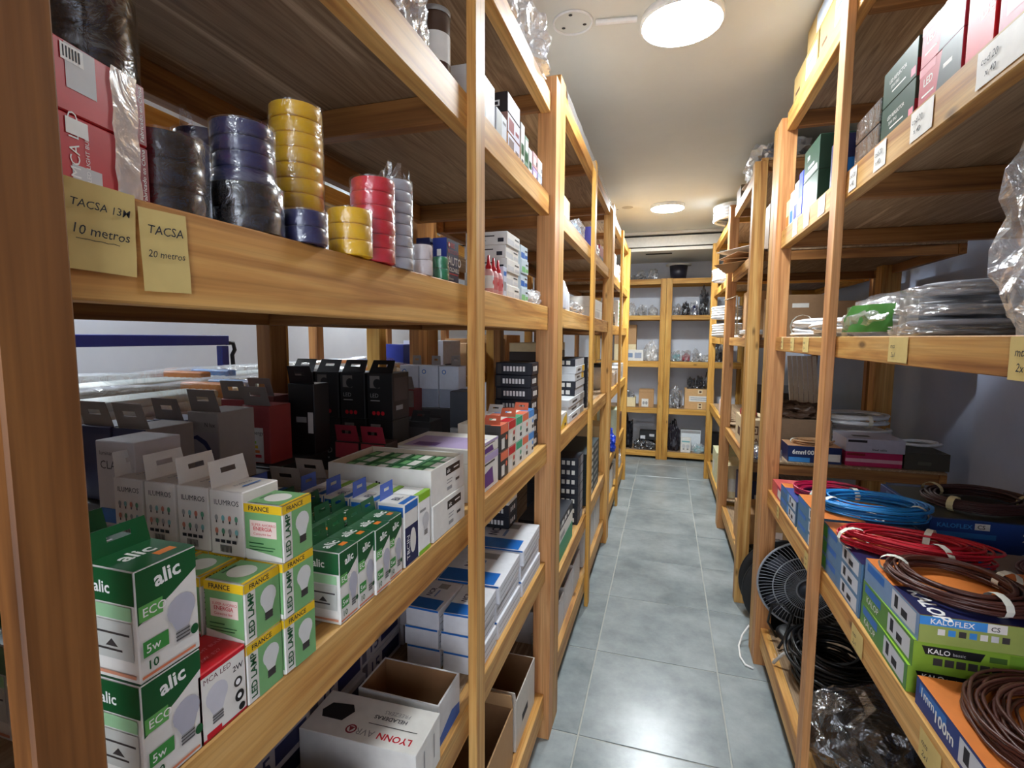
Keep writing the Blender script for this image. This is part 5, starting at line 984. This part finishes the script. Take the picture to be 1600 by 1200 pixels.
# ================================================================== RACKS BEYOND ON THE CABLE SIDE
ZR = [z1+.0006 for z0, z1 in RVB]
rbox('wire_box', 'small navy and light blue wire box facing the aisle gap', 'box', 3.42, 3.62, ZR[1], .1, NAVY, [('r', flat(20, 40, 90), '-y', 0, 0, 1, 1), ('r', LBLUE, '-y', .02, .02, .42, .3), ('t', WHITE, '-y', '6mm', .08, .5, .28, 0, .03), ('t', WHITE, '-y', '100m', .3, .5, .28, 0, .03), ('r', OFFW, '-y', .72, .15, .98, .6), ('r', flat(196, 150, 110), 'zn', 0, 0, 1, 1)], xf=.745, d=.29)
coil('cable_coil', 'tan cable coil lying on the small navy wire box', (.9, 3.52, ZR[1]+.101), .07, .005, 5, .02, flat(190, 150, 110), 50, sx=1.5, ties=1)
bottle('clear_jar', 'small clear jar beside the small navy wire box', .69, 3.45, ZR[1], .09, .028, film('jar', body=.2, gloss=.4), SILVER)
rbox('magenta_carton', 'magenta carton with a white stripe behind the wire shelf', 'box', 3.42, 3.68, ZR[1], .085, MAG, [('r', flat(220, 170, 190), '-y', .0, .3, 1, .55), ('r', DRED, '-y', .02, .75, .35, .92)], xf=1.055, d=.29)
rbox('lilac_grey_carton', 'pale lilac grey carton with a black handle slot on the magenta one', 'box', 3.42, 3.68, ZR[1]+.086, .08, flat(186, 186, 204), [('r', INK, '-y', .03, .72, .36, .9), ('t', INK, '-y', 'Steel cable', .45, .15, .16, 0, .02), ('r', BLACK, 'zn', .2, .3, .5, .5)], xf=1.055, d=.30)
rbox('olive_carton', 'dark olive carton against the wall pier', 'box', 3.42, 3.7, ZR[1], .1, flat(70, 70, 62), [('r', flat(96, 96, 84), '-y', .3, .3, .6, .5)], xf=1.355, d=.22)
rbox('kraft_carton', 'brown carton with faint print behind the small navy wire box', 'box', 3.72, 4.0, ZR[1], .22, flat(130, 106, 84), [('r', flat(100, 80, 62), '-y', .3, .3, .6, .4)], xf=.70, d=.36)
bag('brown_bag', 'crumpled dark brown bag on the faintly printed carton', (.34, .24, .11), (.88, 3.86, ZR[1]+.221), flat(74, 54, 40, .5), 51)
for k in range(3):
    coil('conduit_coil', 'coil of thick white conduit in the corner by the pier, %s' % ['lowest', 'middle', 'topmost'][k], (1.32-.03*k, 4.0-.02*k, ZR[1]+.09*k), .15, .011, 5, .05, WHC, 60+k, sx=1.2, ties=1, cat='conduit coil', sides=8, spread=.14)
coil('conduit_coil', 'white hose coil resting on the olive carton', (1.475, 3.56, ZR[1]+.101), .07, .009, 3, .03, WHC, 64, sx=1.25, ties=0, cat='conduit coil', sides=8)
for k in range(6): tag(obj('trunking_length', boxmesh(.03, .014, .62, .002), flat(206, 196, 180), None, (1.0+.035*k, 4.46, ZR[1]+.004), (-.06, -.08, 0)), 'length of pale trunking leaning by the corner post, %s from the aisle' % ORD[k], 'trunking', 'leaning trunking lengths')
rbox('stamped_carton', 'cream carton with dark stamped symbols on the low shelf', 'box', 3.72, 4.12, ZR[1], .2, flat(222, 200, 162), [('r', BROWN, '-y', .32, .5, .58, .8), ('r', flat(222, 200, 162), '-y', .36, .55, .54, .75), ('r', BROWN, '-y', .42, .6, .48, .7), ('t', BROWN, '-y', 'DAUR', .2, .22, .17, 0, .03), ('r', BROWN, '-y', .2, .1, .8, .14), ('r', BROWN, '-x', .3, .3, .6, .6)], xf=.53, d=.16)
bag('red_cloth', 'red cloth bundle on top of the stamped carton', (.1, .2, .07), (.59, 3.95, ZR[1]+.201), flat(170, 30, 40, .7), 52, cat='cloth')
for k in range(3): bag('parts_bag', '%s bag of fittings in front of the stamped carton' % ['blue', 'grey', 'clear'][k], (.09, .1, .07), (.585, 3.45+.1*k, ZR[1]), BAGC, 55+k, content=[flat(60, 110, 170), GREY, OFFW][k])
rbox('kraft_carton', 'brown carton with a white label on the bottom shelf behind the reel', 'box', 3.62, 3.98, ZR[0], .27, KRAFT, [('r', flat(226, 206, 196), '-y', .3, .25, .85, .6), ('r', CHAR, '-y', .36, .42, .8, .44), ('r', flat(160, 124, 80), 'zn', .0, .45, 1, .55)], xf=.53, d=.3)
rbox('navy_carton', 'navy blue box deep behind the labelled carton', 'box', 4.15, 4.5, ZR[0], .36, flat(30, 40, 80), [('r', LGREY, '-y', .3, .5, .4, .7)], xf=.6, d=.3)
coil('cable_coil', 'small black cable ball in front of the labelled carton', (.59, 3.565, ZR[0]), .04, .008, 8, .07, BKC, 58, ties=0)
tag(obj('mint_cloth', bagmesh(.09, .12, .04, 59, .15), flat(150, 214, 200, .7), None, (.60, 3.445, ZR[0])), 'folded mint green cloth hanging at the bottom shelf edge', 'cloth')
for k in range(3): rbox('kraft_carton', 'brown carton deep on the middle shelf beyond the fan rack, %s' % ['nearest the aisle', 'in the middle', 'by the wall'][k], 'box', 3.45, 3.85, ZR[2], [.26, .22, .24][k], flat(150, 118, 86), [('r', OFFW, '-y', .3, .7, .6, .8)], xf=.64+.32*k, d=.3)
rbox('kraft_carton', 'big pale brown carton marked with a numeral on the upper shelf', 'box', 3.45, 3.85, ZR[3], .28, flat(190, 160, 124), [('t', CHAR, '-y', '7', .2, .3, .3, 0, .02), ('r', flat(160, 130, 96), '-y', 0, .1, 1, .14)], xf=.58, d=.35)
for k in range(4):
    tag(obj('cardboard_sheet', boxmesh(.32, .55, .004, .001), KRAFT if k < 3 else OFFW, None, (.545+.02*k, 4.28-.02*k, ZR[3]+.012+.028*k), (.02*k, -.10+.10*k, .2*k-.25)), 'loose %s cardboard sheet sticking out of the upper shelf, %s from the bottom' % ('white' if k == 3 else 'brown', ORD[k]), 'cardboard', 'loose cardboard sheets')
coil('hook_cable', 'white cable looped on the middle shelf behind the hook', (.62, 4.2, ZR[2]), .08, .007, 4, .05, WHC, 66, ties=0)
tag(obj('wire_hook', mesh('hook', *tube([(.46, 4.58, ZR[2]+.31), (.505, 4.45, ZR[2]+.32), (.53, 4.36, ZR[2]+.33), (.535, 4.35, ZR[2]+.2), (.535, 4.35, ZR[2]+.03), (.55, 4.32, ZR[2]+.012), (.58, 4.3, ZR[2]+.02)], .005, 7), True), flat(150, 130, 100, .5)), 'bent copper coloured rod hooked over the middle shelf', 'rod')
rbox('kraft_carton', 'tall brown carton behind the bent rod on the middle shelf', 'box', 4.3, 4.55, ZR[2], .36, KRAFT, [('r', flat(206, 180, 140), '-y', .1, .5, .3, .9)], xf=.60, d=.3)
bag('film_heap', 'grey bubble film heaped on top of the fan rack', (.34, .95, .19), (.66, 3.85, ZR[4]), CLOUDY, 67, content=flat(110, 110, 116), amp=.3)
rbox('kraft_carton', 'flat brown board box on top beyond the bubble film', 'box', 4.36, 4.6, ZR[4], .12, flat(120, 100, 76), xf=.52, d=.3)
coil('conduit_coil', 'ribbed white conduit coil lying on the far rack top', (.555, 5.20, ZR[4]), .15, .016, 5, .14, WHC, 70, ties=0, cat='conduit coil', sides=8, spread=.0, wob=.0, helix=True)
for k, (y, z) in enumerate([(5.35, ZR[3]), (5.3, ZR[2]+.17), (5.2, ZR[2])]):
    coil('conduit_coil', 'white conduit coil at the aisle edge of the far rack, %s' % ['highest', 'middle', 'lowest'][k], (.555, y, z), .125, .013, 5, .11, WHC, 71+k, ties=0, cat='conduit coil', sides=8, spread=.02, wob=.02, helix=True)
for k in range(4): bottle('pink_bottle', 'pinkish bottle in a row on the far rack, %s from the aisle end' % ORD[k], .56, 4.95+.12*k, ZR[1], .22, .035, flat(220, 190, 180), RED, 'pinkish bottles')
for k in range(2): rbox('kraft_carton', ['cream carton on the floor shelf of the far rack', 'pale green carton on the floor shelf of the far rack'][k], 'box', 4.85+.5*k, 5.25+.5*k, ZR[0], .3, [CREAM, flat(206, 206, 170)][k], [('r', OFFW, '-x', .2, .2, .5, .6), ('r', OFFW, '-y', .2, .2, .5, .6)], xf=.525, d=.3)
for k in range(3): rbox('dark_carton', 'dark carton deep on the far rack, %s shelf' % ['low', 'middle', 'upper'][k], 'box', 5.2, 6.1, ZR[1+k], .25, [CHAR, BROWN, KRAFT][k], xf=.85, d=.5)

# ================================================================== BEHIND THE BULB RACK
PVC = flat(222, 234, 236, .3)
def pipes(label, x, y0, y1, z, nx, nz, r=.0125):
    t = thing('pipe_bundle', label, 'pipes', (x, y0, z), 0)
    pm = mesh('pipe', *tube([(0, 0, 0), (0, y1-y0, 0)], r, 12), True)
    for j in range(nz):
        for i in range(nx-(j % 2)): obj('pipe', pm, PVC, t, ((i-(nx-1)/2+.5*(j % 2))*r*2, .02*math.sin(i*3+j*5), r+j*r*1.75))
    w, h = nx*r*2+.012, nz*r*1.75+.02
    for yy, m, nm in [((y1-y0)*.42, ORANGE, 'orange_band'), ((y1-y0)*.47, LBLUE, 'blue_band'), ((y1-y0)*.88, ORANGE, 'orange_band'), ((y1-y0)*.92, LBLUE, 'blue_band')]: obj(nm, boxmesh(w, .035, h, .004), m, t, (0, yy, .0002))
    V, F, = [], []
    for q, yy in enumerate([.08, .58]):
        tv, tf, wid = textmesh('TUBOPVX', .01); b = len(V)
        for a, c in tv: V.append((w/2-.004, yy*(y1-y0)+a*.035, h*.5+c*.03))
        F += [tuple(i+b for i in g_) for g_ in tf]
    obj('lettering', mesh('lettering', V, F), flat(90, 110, 116), t)
    v, f = [], []
    for i in range(25):
        q = i/24*(y1-y0)
        for (a, c) in [(-w/2-.003, 0), (-w/2-.003, h), (0, h+.012), (w/2+.003, h), (w/2+.003, 0)]: v.append((a+.004*noise.noise((q*9, a*9, c*9)), q, c+.010*noise.noise((q*7, a*5, 3))*(c > 0)))
    for i in range(24):
        for j in range(4): f.append((i*5+j, i*5+5+j, i*5+6+j, i*5+1+j))
    obj('wrap_film', mesh('film', v, f, True), film('pipe', body=.1, gloss=.35, scale=16), t)
pipes('long white pipes in film with orange and blue bands, nearest the bulb rack', -1.27, .35, 2.2, 1.4206, 6, 4)
pipes('long white pipes in film behind the first bundle', -1.45, .40, 2.35, 1.4206, 6, 5)
t = thing('steel_stand', 'dark blue steel frame standing at the white wall', 'stand', (-2.45, 0, 0)); BS = flat(26, 38, 120, .4)
obj('top_bar', boxmesh(.04, 1.05, .055, .003), BS, t, (0, 1.80, 1.61)); obj('upright', boxmesh(.04, .05, 1.605, .003), BS, t, (0, 2.295, 0)); obj('upright', boxmesh(.04, .05, 1.605, .003), BS, t, (0, 1.31, 0))
obj('handle', mesh('handle', *tube([(.0, 2.32, 1.62), (.0, 2.37, 1.62), (0, 2.38, 1.58), (0, 2.36, 1.55), (0, 2.365, 1.48)], .012, 8), True), BLACK, t)
lbox('blue_white_box', 'blue and white box on the pipe rack', 'box', 2.6, 2.85, 1.4206, .22, flat(214, 220, 236), [('r', NAVY, '+x', .1, .1, .9, .4), ('r', NAVY, '-y', .1, .1, .9, .4)], xf=-1.2, d=.25)
lbox('blue_white_box', 'royal blue box beyond the ends of the white pipes', 'box', 2.42, 2.56, 1.4206, .2, flat(40, 60, 170), [('r', BROWN, '-y', .1, .3, .9, .5)], xf=-1.35, d=.22)
for k in range(3): lbox('kraft_carton', 'brown carton farther along the pipe rack, %s' % ORD[k], 'box', 2.95+.42*k, 3.33+.42*k, 1.4206, .2+.03*k, KRAFT, xf=-1.2, d=.34)
